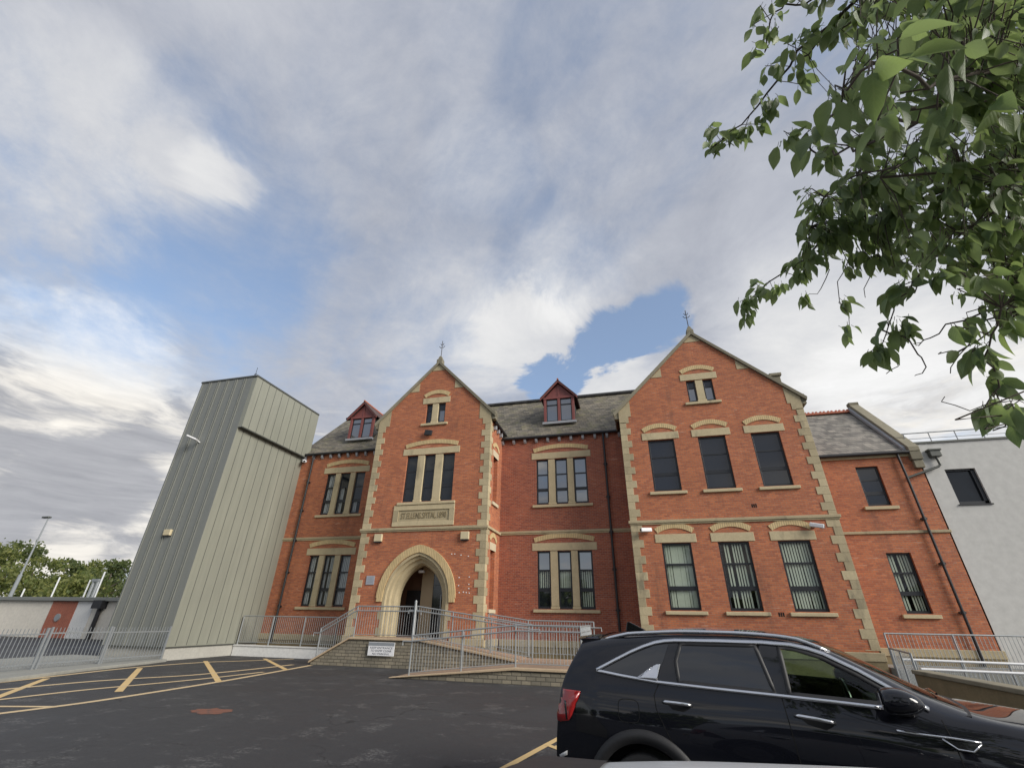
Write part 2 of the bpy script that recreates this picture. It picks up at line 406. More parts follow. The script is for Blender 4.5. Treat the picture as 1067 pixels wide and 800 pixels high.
# ------------------------------------------------------------------ object helpers
ORG = {}
def tag(o, label, cat, group=None, kind=None):
    if label: o['label'] = label
    if cat: o['category'] = cat
    if group: o['group'] = group
    if kind: o['kind'] = kind
    return o
def thing(name, loc, label, cat, group=None, rz=0.0):
    o = bpy.data.objects.new(name, None); o.empty_display_size = .2
    COL.objects.link(o); o.location = loc; o.rotation_euler = (0, 0, rz)
    ORG[o.name] = Vector(loc)
    return tag(o, label, cat, group)

class MB:
    def __init__(s): s.v = []; s.f = []
    def add(s, vs, fs):
        b = len(s.v); s.v += [Vector(p) for p in vs]; s.f += [tuple(b + i for i in f) for f in fs]; return s
    def box(s, x0, x1, y0, y1, z0, z1):
        return s.add([(x0, y0, z0), (x1, y0, z0), (x1, y1, z0), (x0, y1, z0), (x0, y0, z1), (x1, y0, z1), (x1, y1, z1), (x0, y1, z1)],
                     [(0, 3, 2, 1), (4, 5, 6, 7), (0, 1, 5, 4), (1, 2, 6, 5), (2, 3, 7, 6), (3, 0, 4, 7)])
    def prism(s, poly, a, b, fn):
        """poly in 2-D, thick from a to b; fn(u, v, depth) gives the point"""
        n = len(poly)
        tri = tessellate_polygon([[Vector((u, v, 0)) for u, v in poly]])
        vs = [fn(u, v, a) for u, v in poly] + [fn(u, v, b) for u, v in poly]
        fs = [tuple(t) for t in tri] + [tuple(n + i for i in reversed(t)) for t in tri] + [(i, (i + 1) % n, n + (i + 1) % n, n + i) for i in range(n)]
        return s.add(vs, fs)
    def tube(s, pts, r, n=8, r1=None, caps=True):
        pts = [Vector(p) for p in pts]; m = len(pts)
        vs = []; fs = []; prev = None
        for i, p in enumerate(pts):
            t = (pts[min(i + 1, m - 1)] - pts[max(i - 1, 0)])
            if t.length < 1e-9: t = Vector((0, 0, 1))
            t.normalize()
            if prev is None:
                a = t.orthogonal().normalized()
            else:
                a = prev - t * prev.dot(t)
                a = a.normalized() if a.length > 1e-6 else t.orthogonal().normalized()
            prev = a; c = t.cross(a)
            rr = r if r1 is None else r + (r1 - r) * i / max(1, m - 1)
            for k in range(n):
                th = 2 * math.pi * k / n
                vs.append(p + a * (rr * math.cos(th)) + c * (rr * math.sin(th)))
        for i in range(m - 1):
            for k in range(n):
                fs.append((i * n + k, i * n + (k + 1) % n, (i + 1) * n + (k + 1) % n, (i + 1) * n + k))
        if caps:
            fs.append(tuple(range(n - 1, -1, -1))); fs.append(tuple(range((m - 1) * n, m * n)))
        return s.add(vs, fs)
    def bar(s, p, q, w, d):
        """square bar between two points"""
        p = Vector(p); q = Vector(q); t = (q - p).normalized()
        ref = Vector((0, 0, 1)) if abs(t.z) < .95 else Vector((0, 1, 0))
        a = t.cross(ref).normalized(); c = a.cross(t)
        vs = []
        for e in (p, q):
            for i, j in ((-1, -1), (1, -1), (1, 1), (-1, 1)): vs.append(e + a * (i * w / 2) + c * (j * d / 2))
        return s.add(vs, [(3, 2, 1, 0), (4, 5, 6, 7), (0, 1, 5, 4), (1, 2, 6, 5), (2, 3, 7, 6), (3, 0, 4, 7)])
    def build(s, name, mat, parent=None, smooth=False, bevel=0.0, recalc=True, local=False):
        me = bpy.data.meshes.new(name)
        root = parent
        while root is not None and root.parent is not None: root = root.parent
        off = ORG.get(root.name, Vector()) if root is not None and not local else Vector()
        rz = root.rotation_euler.z if (root is not None and not local) else 0
        vs = [v - off for v in s.v]
        if rz: 
            M = Matrix.Rotation(-rz, 3, 'Z'); vs = [M @ v for v in vs]
        me.from_pydata(vs, [], s.f)
        if recalc:
            bm = bmesh.new(); bm.from_mesh(me); bmesh.ops.recalc_face_normals(bm, faces=bm.faces); bm.to_mesh(me); bm.free()
        for mm in (mat if isinstance(mat, (list, tuple)) else [mat]): me.materials.append(MATS[mm])
        if smooth:
            for p in me.polygons: p.use_smooth = True
        o = bpy.data.objects.new(name, me); COL.objects.link(o)
        if parent is not None: o.parent = parent
        if bevel:
            md = o.modifiers.new('bevel', 'BEVEL'); md.width = bevel; md.segments = 2; md.limit_method = 'ANGLE'; md.angle_limit = R_(40)
        return o
def FY(Y): return lambda u, v, d: (u, Y + d, v)         # a wall that faces the car park; depth goes into the building
def FX(X): return lambda u, v, d: (X - d, u, v)         # a wall that faces right (+x)

def wall(mb, outer, holes, fn, depth):
    loops = [outer] + holes
    tri = tessellate_polygon([[Vector((u, v, 0)) for u, v in lp] for lp in loops])
    flat = [q for lp in loops for q in lp]
    mb.add([fn(u, v, 0) for u, v in flat], [tuple(t) for t in tri])
    for h in holes:
        n = len(h)
        mb.add([fn(u, v, 0) for u, v in h] + [fn(u, v, depth) for u, v in h], [(i, (i + 1) % n, n + (i + 1) % n, n + i) for i in range(n)])
def rect(a, b, c, d): return [(a, c), (b, c), (b, d), (a, d)]
def text_mesh(body, size, depth, name, mat, parent, centre, align='CENTER', width=None):
    cu = bpy.data.curves.new('lettering', 'FONT'); cu.body = body; cu.size = size; cu.extrude = depth; cu.align_x = align; cu.align_y = 'CENTER'
    ob = bpy.data.objects.new('lettering', cu); COL.objects.link(ob)
    bpy.context.view_layer.update()
    me = bpy.data.meshes.new_from_object(ob.evaluated_get(bpy.context.evaluated_depsgraph_get()))
    bpy.data.objects.remove(ob); bpy.data.curves.remove(cu)
    xs = [v.co.x for v in me.vertices]; w = max(xs) - min(xs); k = width / w if width else 1
    root = parent
    while root.parent is not None: root = root.parent
    off = ORG[root.name]
    for v in me.vertices: v.co = Vector((v.co.x * k + centre[0], centre[1] - v.co.z, v.co.y + centre[2])) - off
    me.materials.clear(); me.materials.append(MATS[mat])
    o = bpy.data.objects.new(name, me); COL.objects.link(o); o.parent = parent
    return o

# ------------------------------------------------------------------ ground
def sheet(name, poly, z, mat, kind='structure'):
    mb = MB(); tri = tessellate_polygon([[Vector((x, y, 0)) for x, y in poly]])
    mb.add([(x, y, z) for x, y in poly], [tuple(t) for t in tri])
    o = mb.build(name, mat)
    for p in o.data.polygons:
        if p.normal.z < 0: p.flip()
    o['kind'] = kind
    return o
sheet('car_park', [(-400, -300), (400, -300), (400, 500), (-400, 500)], 0.0, 'asphalt')
def marking(mb, pts, w, z=.004):
    P = [Vector(p) for p in pts]
    if len(P) > 2:                                    # round the bends so the painted line runs on without joints
        Q = []
        for i in range(len(P) - 1):
            p0, p1, p2, p3 = P[max(i - 1, 0)], P[i], P[i + 1], P[min(i + 2, len(P) - 1)]
            for k in range(6):
                t = k / 6; Q.append(.5 * ((2 * p1) + (p2 - p0) * t + (2 * p0 - 5 * p1 + 4 * p2 - p3) * t * t + (3 * p1 - p0 - 3 * p2 + p3) * t ** 3))
        P = Q + [P[-1]]
    vs = []
    for i, p in enumerate(P):
        t = (P[min(i + 1, len(P) - 1)] - P[max(i - 1, 0)]).normalized(); n = Vector((-t.y, t.x)) * w / 2
        vs += [(p.x - n.x, p.y - n.y, z), (p.x + n.x, p.y + n.y, z)]
    mb.add(vs, [(2 * i, 2 * i + 2, 2 * i + 3, 2 * i + 1) for i in range(len(P) - 1)])
mk = MB()
marking(mk, [(-12.15, 7.2), (-11.92, 8.6), (-11.88, 9.6), (-11.97, 11.4), (-12.1, 13.0), (-12.45, 15.6), (-12.85, 18.1)], .19)
marking(mk, [(-14.6, 7.6), (-11.95, 8.5)], .15, .0052); marking(mk, [(-13.6, 6.6), (-12.1, 7.4)], .15, .0052)
o = mk.build('parking_line', 'cream_paint'); o['kind'] = 'structure'
mk = MB()
for z_, seg in ((.0048, [(-13.7, 8.3), (-17.0, 11.6)]), (.0048, [(-12.75, 10.45), (-17.4, 14.75)]), (.0048, [(-12.04, 12.8), (-17.75, 17.85)]), (.0048, [(-12.55, 16.3), (-16.5, 19.8)])):
    marking(mk, seg, .17, z_)
o = mk.build('bay_divider', 'yellow_paint'); o['kind'] = 'structure'
mk = MB()
marking(mk, [(-17.0, 9.9), (-17.45, 12.4), (-17.75, 14.8), (-17.35, 17.3), (-16.4, 18.6), (-15.3, 20.2)], .21, .0058)
marking(mk, [(-15.6, 9.4), (-15.35, 11.2), (-14.9, 12.4), (-14.1, 13.8), (-13.75, 15.8), (-13.6, 18.0)], .20, .0062)
marking(mk, [(-13.9, 8.6), (-13.75, 10.4), (-13.3, 12.0), (-12.95, 13.6), (-12.75, 15.4)], .17, .0066)
o = mk.build('hatching_line', 'cream_paint'); o['kind'] = 'structure'
mk = MB()
marking(mk, [(-1.35, 10.0), (-2.05, 6.9)], .11); marking(mk, [(-1.85, 7.55), (-.4, 7.4)], .10, .0048); marking(mk, [(-1.63, 8.7), (-.9, 8.0), (-.3, 7.45)], .10, .0056); marking(mk, [(-1.5, 8.65), (-.6, 8.75)], .08, .0064)
o = mk.build('bay_marking', 'yellow_paint'); o['kind'] = 'structure'
random.seed(3)
pts = []
for i in range(22):
    a = i / 22 * 2 * math.pi; r = 1 + random.uniform(-.22, .22)
    pts.append((-8.62 + .42 * r * math.cos(a), 9.2 + .30 * r * math.sin(a)))
sheet('patch', pts, .004, 'rust_patch')
# raised concrete path along the left fence
pb = MB()
kerb = [(-16.3, 6.0), (-17.05, 10.5), (-17.95, 13.4), (-18.45, 16.0), (-18.7, 16.9), (-24, 17.0), (-24, 6.0)]
pb.prism(kerb, 0.0, .10, lambda u, v, d: (u, v, d))
o = pb.build('path', 'path_concrete', bevel=.02); o['kind'] = 'structure'

# ------------------------------------------------------------------ the brick building
YC, YR, YB = 20.0, 22.2, 20.5
BX = thing('brick_building', (-6.0, 22.2, 0), 'two storey red brick Victorian building with buff stone quoins and two tall gables', 'building')
def Bd(mb, name, mat, parent=None, **k): return mb.build(name, mat, parent or BX, **k)

def seg_arch(mb, x0, x1, zs, ze, zc, th, fn, proud, n=14):
    """flat segmental arch of bricks: inner curve from (x0, zs) over the crown, th thick"""
    c = (x0 + x1) / 2; a = (x1 - x0) / 2; h = zc - zs
    Rr = (a * a + h * h) / (2 * h); cz = zc - Rr
    th0 = math.asin(a / Rr)
    inn = []; out = []
    for i in range(n + 1):
        t = -th0 + 2 * th0 * i / n
        inn.append((c + Rr * math.sin(t), cz + Rr * math.cos(t)))
        out.append((c + (Rr + th) * math.sin(t), cz + (Rr + th) * math.cos(t)))
    mb.prism(inn + out[::-1], -proud, .03, fn)

def window(lights, z0, z1, fn, style='dark', transoms=(.345, .68), lintel=.34, lover=.24, arch=.42, sill=True, flip=False, depth=.16, sproud=.09, name='window', glow=False, styles=None):
    x0, x1 = lights[0][0], lights[-1][1]
    fr = MB()
    w = .078
    for a, b in lights:
        for r in ((a, a + w, z0, z1), (b - w, b, z0, z1), (a + w, b - w, z0, z0 + w * 1.3), (a + w, b - w, z1 - w, z1)):
            fr.prism(rect(*r), depth - .06, depth, fn)
        for i, t in enumerate(transoms):
            zt = z1 + (z0 - z1) * t; hw = .036 if i == 0 or len(transoms) == 1 else .078
            fr.prism(rect(a + w, b - w, zt - hw, zt + hw), depth - .055, depth - .003, fn)
    win = Bd(fr, name, 'frame_grey', bevel=.006)
    for li, (a, b) in enumerate(lights):
        sty = styles[li] if styles else style
        zs = [z1] + [z1 + (z0 - z1) * t for t in transoms] + [z0]
        for zi, (zt, zb) in enumerate(zip(zs[:-1], zs[1:])):
            s2 = sty[zi] if isinstance(sty, (list, tuple)) else sty
            p = MB(); q = rect(a + .03, b - .03, zb + .012, zt - .012)
            if s2 in ('blind', 'blind_open', 'curtain'): p.add([fn(u, v, depth - .03) for u, v in q], [(0, 1, 2, 3)])
            else: p.prism(q, depth - .035, depth - .025, fn)
            Bd(p, 'pane', {'blind': 'pane_clear', 'blind_open': 'pane_clear', 'curtain': 'pane_clear', 'dark': 'pane_dark', 'sky': 'pane_sky', 'blue': 'pane_blue'}[s2], win)
        if any(k in ('blind', 'blind_open', 'curtain') for k in (sty if isinstance(sty, (list, tuple)) else [sty])):
            kk = [k for k in (sty if isinstance(sty, (list, tuple)) else [sty]) if k in ('blind', 'blind_open', 'curtain')][0]
            bl = MB(); u = a + .02; rnd = random.Random(int(abs(a) * 100) + int(z0 * 10))
            op = {'blind': .094, 'blind_open': .062, 'curtain': .075}[kk]
            while u < b:
                wd = op * rnd.uniform(.8, 1.12)
                if not (kk != 'blind' and rnd.random() < .16):
                    sk = rnd.uniform(-.01, .01)
                    bl.prism([(u, z1 - .02), (u + wd, z1 - .02), (u + wd + sk, z0 + .03), (u + sk, z0 + .03)], depth + .035, depth + .045 + (.02 if kk == 'curtain' else 0) * rnd.random(), fn)
                u += .10
            Bd(bl, 'blind', 'curtain' if kk == 'curtain' else 'blind_slat', win)
            bk = MB(); bk.prism(rect(a - .25, b + .25, z0 - .25, z1 + .25), depth + .32, depth + .34, fn); Bd(bk, 'room_shade', 'dark_void', win)  # near-black board added to stand for the darkness of the unlit room
    if len(lights) > 1:
        for (a, b), (c, d) in zip(lights[:-1], lights[1:]):
            m = MB(); m.prism(rect(b, c, z0 + .10, z1), .0, depth + .02, fn); m.prism(rect(b - .03, c + .03, z0 - .01, z0 + .10), -.02, depth + .02, fn)
            Bd(m, 'mullion', 'stone', win, bevel=.02)
    if lintel:
        m = MB(); m.prism(rect(x0 - lover, x1 + lover, z1 + .02, z1 + .02 + lintel), -.025, .05, fn); Bd(m, 'lintel', 'stone', win, bevel=.012)
        if arch:
            m = MB(); zb = z1 + .055 + lintel
            seg_arch(m, x0 - lover * .42, x1 + lover * .42, zb, 0, zb + (.20 if x1 - x0 < 1.5 else .19), .22, fn, .03); Bd(m, 'arch', 'yellow_brick', win)
    if sill:
        m = MB(); m.prism(rect(x0 - .2, x1 + .2, z0 - .16, z0 - .03), -sproud, .08, fn); Bd(m, 'sill', 'stone', win, bevel=.02)
    if glow:
        m = MB(); m.prism(rect(x0 + .18, x0 + .34, z1 - .42, z1 - .30), depth - .037, depth - .0355, fn)
    return win

def quoins(x, sgn, Y, z0, z1, wrap=0, name='quoins'):
    """stone blocks up a corner at x; sgn says towards which side the blocks run"""
    mb = MB(); z = z1; i = 0; h = .318
    while z > z0 + .02:
        zb = max(z0, z - h); L = .46 if i % 2 else .28
        a, b = (x - (.018 if not wrap else .018), x + L) if sgn > 0 else (x - L, x + .018)
        mb.box(a, b, Y - .018, Y + (.30 if not wrap else (.26 if i % 2 else .46)), zb + .004, z)
        z -= h; i += 1
    return Bd(mb, name, 'stone', bevel=.008)

def gable_poly(xl, xr, zb, ze, zt):
    c = (xl + xr) / 2
    return [(xl, zb), (xr, zb), (xr, ze), (c, zt), (xl, ze)]

# central bay -------------------------------------------------------
CL, CRX, CC = -12.78, -6.40, -9.58
C_UP = [(-10.86, -10.24), (-9.87, -9.27), (-8.87, -8.22)]
C_G = [(-10.09, -9.74), (-9.40, -8.98)]
def pointed(a, zs, apex, c, z0, n=16):
    h = apex - zs; Rr = (a * a + h * h) / (2 * a); pts = []
    lx = c - a + Rr; th = math.atan2(h, Rr - a)
    for i in range(n + 1):
        t = th * i / n; pts.append((lx - Rr * math.cos(t), zs + Rr * math.sin(t)))
    right = [(2 * c - u, v) for u, v in pts[-2::-1]]
    return [(c - a, z0)] + pts + right + [(c + a, z0)]
door_hole = pointed(1.56, 2.42, 4.36, CC, .9)
m = MB()
wall(m, gable_poly(CL, CRX, .0, 11.18, 14.48), [rect(C_UP[0][0], C_UP[-1][1], 6.74, 9.12), rect(C_G[0][0], C_G[-1][1], 10.88, 12.0), door_hole], FY(YC), .2)
Bd(m, 'wall', 'brick')
SW = [(20.72, 21.45, 6.75, 9.05), (20.72, 21.45, 2.1, 4.55)]
m = MB(); wall(m, rect(YC, YR, 0, 11.0), [rect(*q) for q in SW], FX(CRX), .22)
Bd(m, 'side_wall', 'brick')
m = MB(); m.prism(rect(YC, YR, 0, 11.0), 6.38, 6.37, FX(CRX)); Bd(m, 'side_wall', 'brick')
for y0, y1, z0, z1 in SW:
    w_ = MB(); w_.prism(rect(y0, y1, z0, z1), .20, .24, FX(CRX)); wi = Bd(w_, 'window', 'brick_dark_shade')
    q = MB(); q.prism(rect(y0 - .12, y1 + .12, z1, z1 + .34), -.02, .1, FX(CRX)); Bd(q, 'lintel', 'stone_lit', wi, bevel=.01)
    q = MB(); seg_arch(q, y0 - .08, y1 + .08, z1 + .37, 0, z1 + .60, .2, FX(CRX), .03); Bd(q, 'arch', 'yellow_brick', wi)
    q = MB(); q.prism(rect(y0 - .12, y1 + .12, z0 - .15, z0), -.09, .1, FX(CRX)); Bd(q, 'sill', 'stone_lit', wi, bevel=.015)
window(C_UP, 6.74, 9.12, FY(YC), style='dark', styles=['dark', 'dark', 'dark'])
window(C_G, 10.88, 12.0, FY(YC), style='dark', transoms=(.33,), styles=[['dark', 'blue'], ['dark', 'sky']])
quoins(CL, 1, YC, .98, 10.55); quoins(CRX, -1, YC, .98, 10.55, wrap=1)
def gable_stones(xl, xr, ze, zt, Y, kn, mids):
    c = (xl + xr) / 2; sl = (zt - ze) / (xr - c)
    for sg in (-1, 1):
        m = MB()
        e = xl if sg < 0 else xr
        u1 = e - sg * kn
        m.prism([(e + sg * .02, ze - .62), (e - sg * .42, ze - .62), (e - sg * .42, ze - .30), (u1, ze - .30), (u1, ze + kn * sl - .02), (e + sg * .02, ze - .02)], -.018, .25, FY(Y)); Bd(m, 'kneeler_stone', 'stone'); m = MB()
        h = ze + mids * sl; u = e - sg * mids
        m.prism([(u, h - .02), (u - sg * .52, h - .02), (u - sg * .52, h + .50 * sl - .02)], -.018, .1, FY(Y)); Bd(m, 'gable_stone', 'stone')
    m = MB()
    ht = .40
    m.prism([(c - ht / sl, zt - ht - .02), (c + ht / sl, zt - ht - .02), (c, zt - .02)], -.018, .1, FY(Y))
    Bd(m, 'gable_stone', 'stone')
    cp = MB()
    for sg in (-1, 1):
        e = (xl if sg < 0 else xr) + sg * .24; ez = ze - .24 * sl
        t = .15
        cp.prism([(e, ez), (c, zt), (c, zt + t * 1.35), (e + sg * .05, ez + t * 1.1)], -.10, .34, FY(Y))
        cp.box(min(e, e - sg * .3), max(e, e - sg * .3), Y + .02, Y + .34, ez - .12, ez + .36)
    Bd(cp, 'coping', 'coping_stone', bevel=.012)
    fi = MB(); fi.box(c - .17, c + .17, Y - .08, Y + .26, zt + .02, zt + .30)
    fi.prism([(c - .17, zt + .3), (c + .17, zt + .3), (c + .05, zt + .55), (c - .05, zt + .55)], -.0, .18, FY(Y))
    f = Bd(fi, 'finial', 'coping_stone', bevel=.02)
    ir = MB(); ir.tube([(c, Y + .09, zt + .5), (c, Y + .09, zt + 1.62)], .022, 6)
    for dz, rr in ((1.18, .17), (1.36, .10)):
        ir.tube([(c - rr, Y + .09, zt + dz + .08), (c - rr * .5, Y + .09, zt + dz - .02), (c, Y + .09, zt + dz), (c + rr * .5, Y + .09, zt + dz - .02), (c + rr, Y + .09, zt + dz + .08)], .018, 5)
    Bd(ir, 'finial_spike', 'black_iron', f)
gable_stones(CL, CRX, 11.18, 14.48, YC, .62, 1.62)
# carved panel and string course
m = MB(); fy = FY(YC)
for r in ((-11.2, -8.02, 6.33, 6.57), (-11.2, -8.02, 5.58, 5.80), (-11.2, -10.92, 5.80, 6.33), (-8.28, -8.02, 5.80, 6.33)): m.prism(rect(*r), -.05, .05, fy)
m.prism(rect(-10.92, -8.28, 5.80, 6.33), -.005, .05, fy)
pn = Bd(m, 'carved_panel', 'stone', bevel=.012)
text_mesh('ST.ELLENS.SPITAL.1890', .40, .010, 'lettering', 'weathered_wall', pn, (-9.6, YC - .012, 6.06), width=2.35)
m = MB(); m.box(CL - .09, CRX + .09, YC - .09, YC + .02, 5.40, 5.52); m.box(CRX - .02, CRX + .09, YC + .02, YR - .06, 5.40, 5.52); m.box(CL - .07, CRX + .07, YC - .05, YC + .02, 5.34, 5.40)
Bd(m, 'string_course', 'stone', bevel=.015)
# doorway: hood of yellow brick, stepped stone rings, lobby behind
dr = MB(); a0 = pointed(1.90, 2.50, 4.74, CC, 2.5); a1 = pointed(1.60, 2.50, 4.40, CC, 2.5)
dr.prism(a0[1:-1] + a1[1:-1][::-1], -.07, .05, fy)
for sg in (-1, 1): dr.box(CC + sg * 1.74 - .13, CC + sg * 1.74 + .13, YC - .07, YC + .05, 2.34, 2.5)
door = Bd(dr, 'doorway', 'yellow_brick')
st = MB(); steps = [(1.60, -.012, 4.40), (1.47, -.012, 4.28), (1.45, .12, 4.26), (1.33, .14, 4.15), (1.30, .28, 4.12), (1.16, .32, 3.98), (1.08, .50, 3.90), (1.08, .75, 3.90)]
loops = [[(u, YC + d, v) for u, v in pointed(a, 2.42, ap, CC, .95)] for a, d, ap in steps]
n = len(loops[0]); st.add([p for lp in loops for p in lp], [(i * n + k, i * n + k + 1, (i + 1) * n + k + 1, (i + 1) * n + k) for i in range(len(loops) - 1) for k in range(n - 1)])
for sg in (-1, 1):
    for k, (zb, zt) in enumerate(((1.0, 1.32), (1.64, 1.96), )): st.box(min(CC + sg * 1.55, CC + sg * 1.74), max(CC + sg * 1.55, CC + sg * 1.74), YC - .014, YC + .1, zb, zt)
Bd(st, 'stone_surround', 'stone', door, smooth=False)
lb = MB(); X0, X1, Y0, Y1 = -11.3, -7.9, YC + .74, YC + 2.0
lb.add([(X0, Y0, .98), (X1, Y0, .98), (X1, Y1, .98), (X0, Y1, .98), (X0, Y0, 4.2), (X1, Y0, 4.2), (X1, Y1, 4.2), (X0, Y1, 4.2)], [(0, 1, 2, 3), (7, 6, 5, 4), (3, 2, 6, 7), (0, 3, 7, 4), (2, 1, 5, 6)])
Bd(lb, 'lobby', 'interior_brown', door, recalc=False)
q = MB(); q.box(-10.02, -9.42, Y1 - .5, Y1 - .42, .98, 4.1); Bd(q, 'lobby_wall', 'interior_cream', door)
q = MB(); q.box(-10.95, -10.15, Y1 - .10, Y1 - .04, .98, 2.9); Bd(q, 'inner_door', 'black_iron', door)
q = MB(); q.box(-9.36, -8.0, Y1 - .62, Y1 - .56, .98, 4.0); q.box(-9.3, -8.85, Y1 - .64, Y1 - .62, 1.05, 3.1); Bd(q, 'entrance_door', 'piano_black', door, bevel=.01)
q = MB(); q.box(-8.92, -8.88, Y1 - .70, Y1 - .66, 1.2, 2.7); q.box(-8.62, -8.58, Y1 - .70, Y1 - .66, 1.2, 2.7); Bd(q, 'door_handle', 'galvanised', door)
q = MB(); q.tube([(-9.9, Y0 + .35, 3.62), (-9.9, Y0 + .35, 3.72)], .16, 14); Bd(q, 'porch_light', 'white_plastic', door)

# right bay -----------------------------------------------------------
RL, RR = 0.0, 7.93
R_W = [(1.17, 2.33), (3.37, 4.53), (5.58, 6.73)]
R_G = [(3.31, 3.72), (4.06, 4.50)]
m = MB(); wall(m, gable_poly(RL, RR, 0, 10.78, 14.70), [rect(a, b, 2.14, 4.64) for a, b in R_W] + [rect(a, b, 6.82, 9.2) for a, b in R_W] + [rect(R_G[0][0], R_G[-1][1], 10.97, 12.1)], FY(YB), .2)
Bd(m, 'wall', 'brick')
m = MB(); m.prism(rect(YB, YR + 3, 0, 10.78), 0, .05, FX(RR)); Bd(m, 'side_wall', 'brick')
m = MB(); m.prism(rect(YB, YR + 3, 0, 10.78), 0, -.05, FX(RL)); Bd(m, 'side_wall', 'brick')
for i, (a, b) in enumerate(R_W):
    window([(a, b)], 6.82, 9.2, FY(YB), style='blue')
    window([(a, b)], 2.14, 4.64, FY(YB), style=('blind', 'blind_open', 'blind_open')[i], transoms=(.33, .685), depth=.14)
window(R_G, 10.97, 12.1, FY(YB), transoms=(.33,), styles=[['blue', 'sky'], ['blue', 'sky']])
quoins(RL, 1, YB, .95, 10.2); quoins(RR, -1, YB, .95, 10.2, wrap=1)
gable_stones(RL, RR, 10.78, 14.70, YB, .55, 1.72)
m = MB(); m.box(RL - .09, RR + .10, YB - .09, YB + .02, 5.46, 5.58); m.box(RL - .05, RR + .06, YB - .05, YB + .02, 5.40, 5.46); Bd(m, 'string_course', 'stone', bevel=.015)

# recessed ranges ------------------------------------------------------
L_W = [(-17.14, -16.55), (-16.22, -15.58), (-15.24, -14.60)]
M_W = [(-4.50, -3.86), (-3.52, -2.87), (-2.56, -1.88)]
m = MB(); wall(m, rect(-19.6, CL + .1, 0, 10.5), [rect(L_W[0][0], L_W[-1][1], 2.16, 4.63), rect(L_W[0][0], L_W[-1][1], 6.8, 9.17)], FY(YR), .2); Bd(m, 'wall', 'brick')
m = MB(); wall(m, rect(CRX - .1, RL + .1, 0, 10.5), [rect(M_W[0][0], M_W[-1][1], 2.17, 4.64), rect(M_W[0][0], M_W[-1][1], 6.85, 9.19)], FY(YR), .2); Bd(m, 'wall', 'brick_dark_shade')  # shade of the recess is put into the brick colour
window(L_W, 2.16, 4.63, FY(YR), style='curtain')
window(L_W, 6.80, 9.17, FY(YR), style='curtain', styles=['curtain', ['dark', 'curtain', 'curtain'], ['dark', 'dark', 'curtain']])
window(M_W, 2.17, 4.64, FY(YR), styles=[['sky', 'blind_open', 'dark'], ['sky', 'blind', 'sky'], ['sky', 'blind_open', 'blind_open']])
window(M_W, 6.85, 9.19, FY(YR), styles=['sky'] * 3)
for a, b in ((-19.4, CL), (CRX, RL)):
    m = MB(); m.box(a, b, YR - .07, YR + .02, 5.47, 5.58); m.box(a, b, YR - .04, YR + .02, 5.41, 5.47); Bd(m, 'string_course', 'stone', bevel=.015)
# wing
W_W = [(9.87, 10.73)]
m = MB(); wall(m, rect(RR - .1, 12.36, 0, 8.5), [rect(9.87, 10.73, 2.15, 4.33), rect(9.87, 10.73, 6.2, 7.9)], FY(YR), .2)
m.prism([(YR, 0), (28.4, 0), (28.4, 8.5), (25.3, 11.7), (YR, 8.6)], 0, .05, FX(12.36)); Bd(m, 'wall', 'brick')
window(W_W, 2.15, 4.33, FY(YR), style='blind_open', lintel=0); window(W_W, 6.2, 7.9, FY(YR), style='blue', lintel=0)
m = MB(); m.box(RR, 12.38, YR - .06, YR + .02, 5.06, 5.17); Bd(m, 'string_course', 'stone', bevel=.015)
m = MB(); m.box(RR, 12.05, YR - .07, YR + .02, 8.24, 8.40); Bd(m, 'eaves_course', 'stone', bevel=.015)
# plinths
for bx in ((-19.4, CL - .1, YR - .10, YR + .02, 0, .90), (CRX + .12, RL - .1, YR - .10, YR + .02, 0, .93), (RL - .08, RR + .08, YB - .10, YB + .02, 0, .90), (RR + .1, 12.4, YR - .10, YR + .02, 0, 1.0),
           (CL - .08, CC - 1.75, YC - .10, YC + .02, 0, 1.0), (CC + 1.75, CRX + .08, YC - .10, YC + .02, 0, 1.0), (CRX - .02, CRX + .1, YC + .03, YR - .12, 0, .95)):
    m = MB(); m.box(*bx[:4], bx[5] - .27, bx[5]); Bd(m, 'plinth', 'stone', bevel=.02)
    m = MB(); m.box(bx[0] + .03, bx[1] - .03, bx[2] + .03, bx[3], 0, bx[5] - .27); Bd(m, 'plinth_base', 'weathered_wall')

# roofs
def slab(mb, a, b, c, d, t=.06):
    a, b, c, d = (Vector(q) for q in (a, b, c, d)); n = (b - a).cross(d - a).normalized() * t
    mb.add([a, b, c, d, a - n, b - n, c - n, d - n], [(0, 1, 2, 3), (7, 6, 5, 4), (0, 4, 5, 1), (1, 5, 6, 2), (2, 6, 7, 3), (3, 7, 4, 0)])
EV, RZ = 10.46, 14.50; RYY = YR - .12 + (RZ - EV)
m = MB(); slab(m, (-19.5, YR - .12, EV), (-9.5, YR - .12, EV), (-9.5, RYY, RZ), (-19.5, RYY, RZ)); slab(m, (-9.5, YR - .12, EV), (4.2, YR - .12, EV), (4.2, RYY, RZ), (-9.5, RYY, RZ))
slab(m, (4.2, RYY + 4, EV), (-19.5, RYY + 4, EV), (-19.5, RYY, RZ), (4.2, RYY, RZ)); Bd(m, 'roof', 'old_slate')
m = MB(); m.box(-19.5, 4.2, RYY - .16, RYY + .16, RZ - .02, RZ + .14); Bd(m, 'ridge', 'dark_slate', bevel=.03)
def bay_roof(xl, xr, ze, zt, y0, y1):
    c = (xl + xr) / 2; m = MB()
    slab(m, (xl - .22, y0, ze - .22), (c, y0, zt), (c, y1, zt), (xl - .22, y1, ze - .22)); slab(m, (c, y0, zt), (xr + .22, y0, ze - .22), (xr + .22, y1, ze - .22), (c, y1, zt))
    Bd(m, 'roof', 'old_slate')
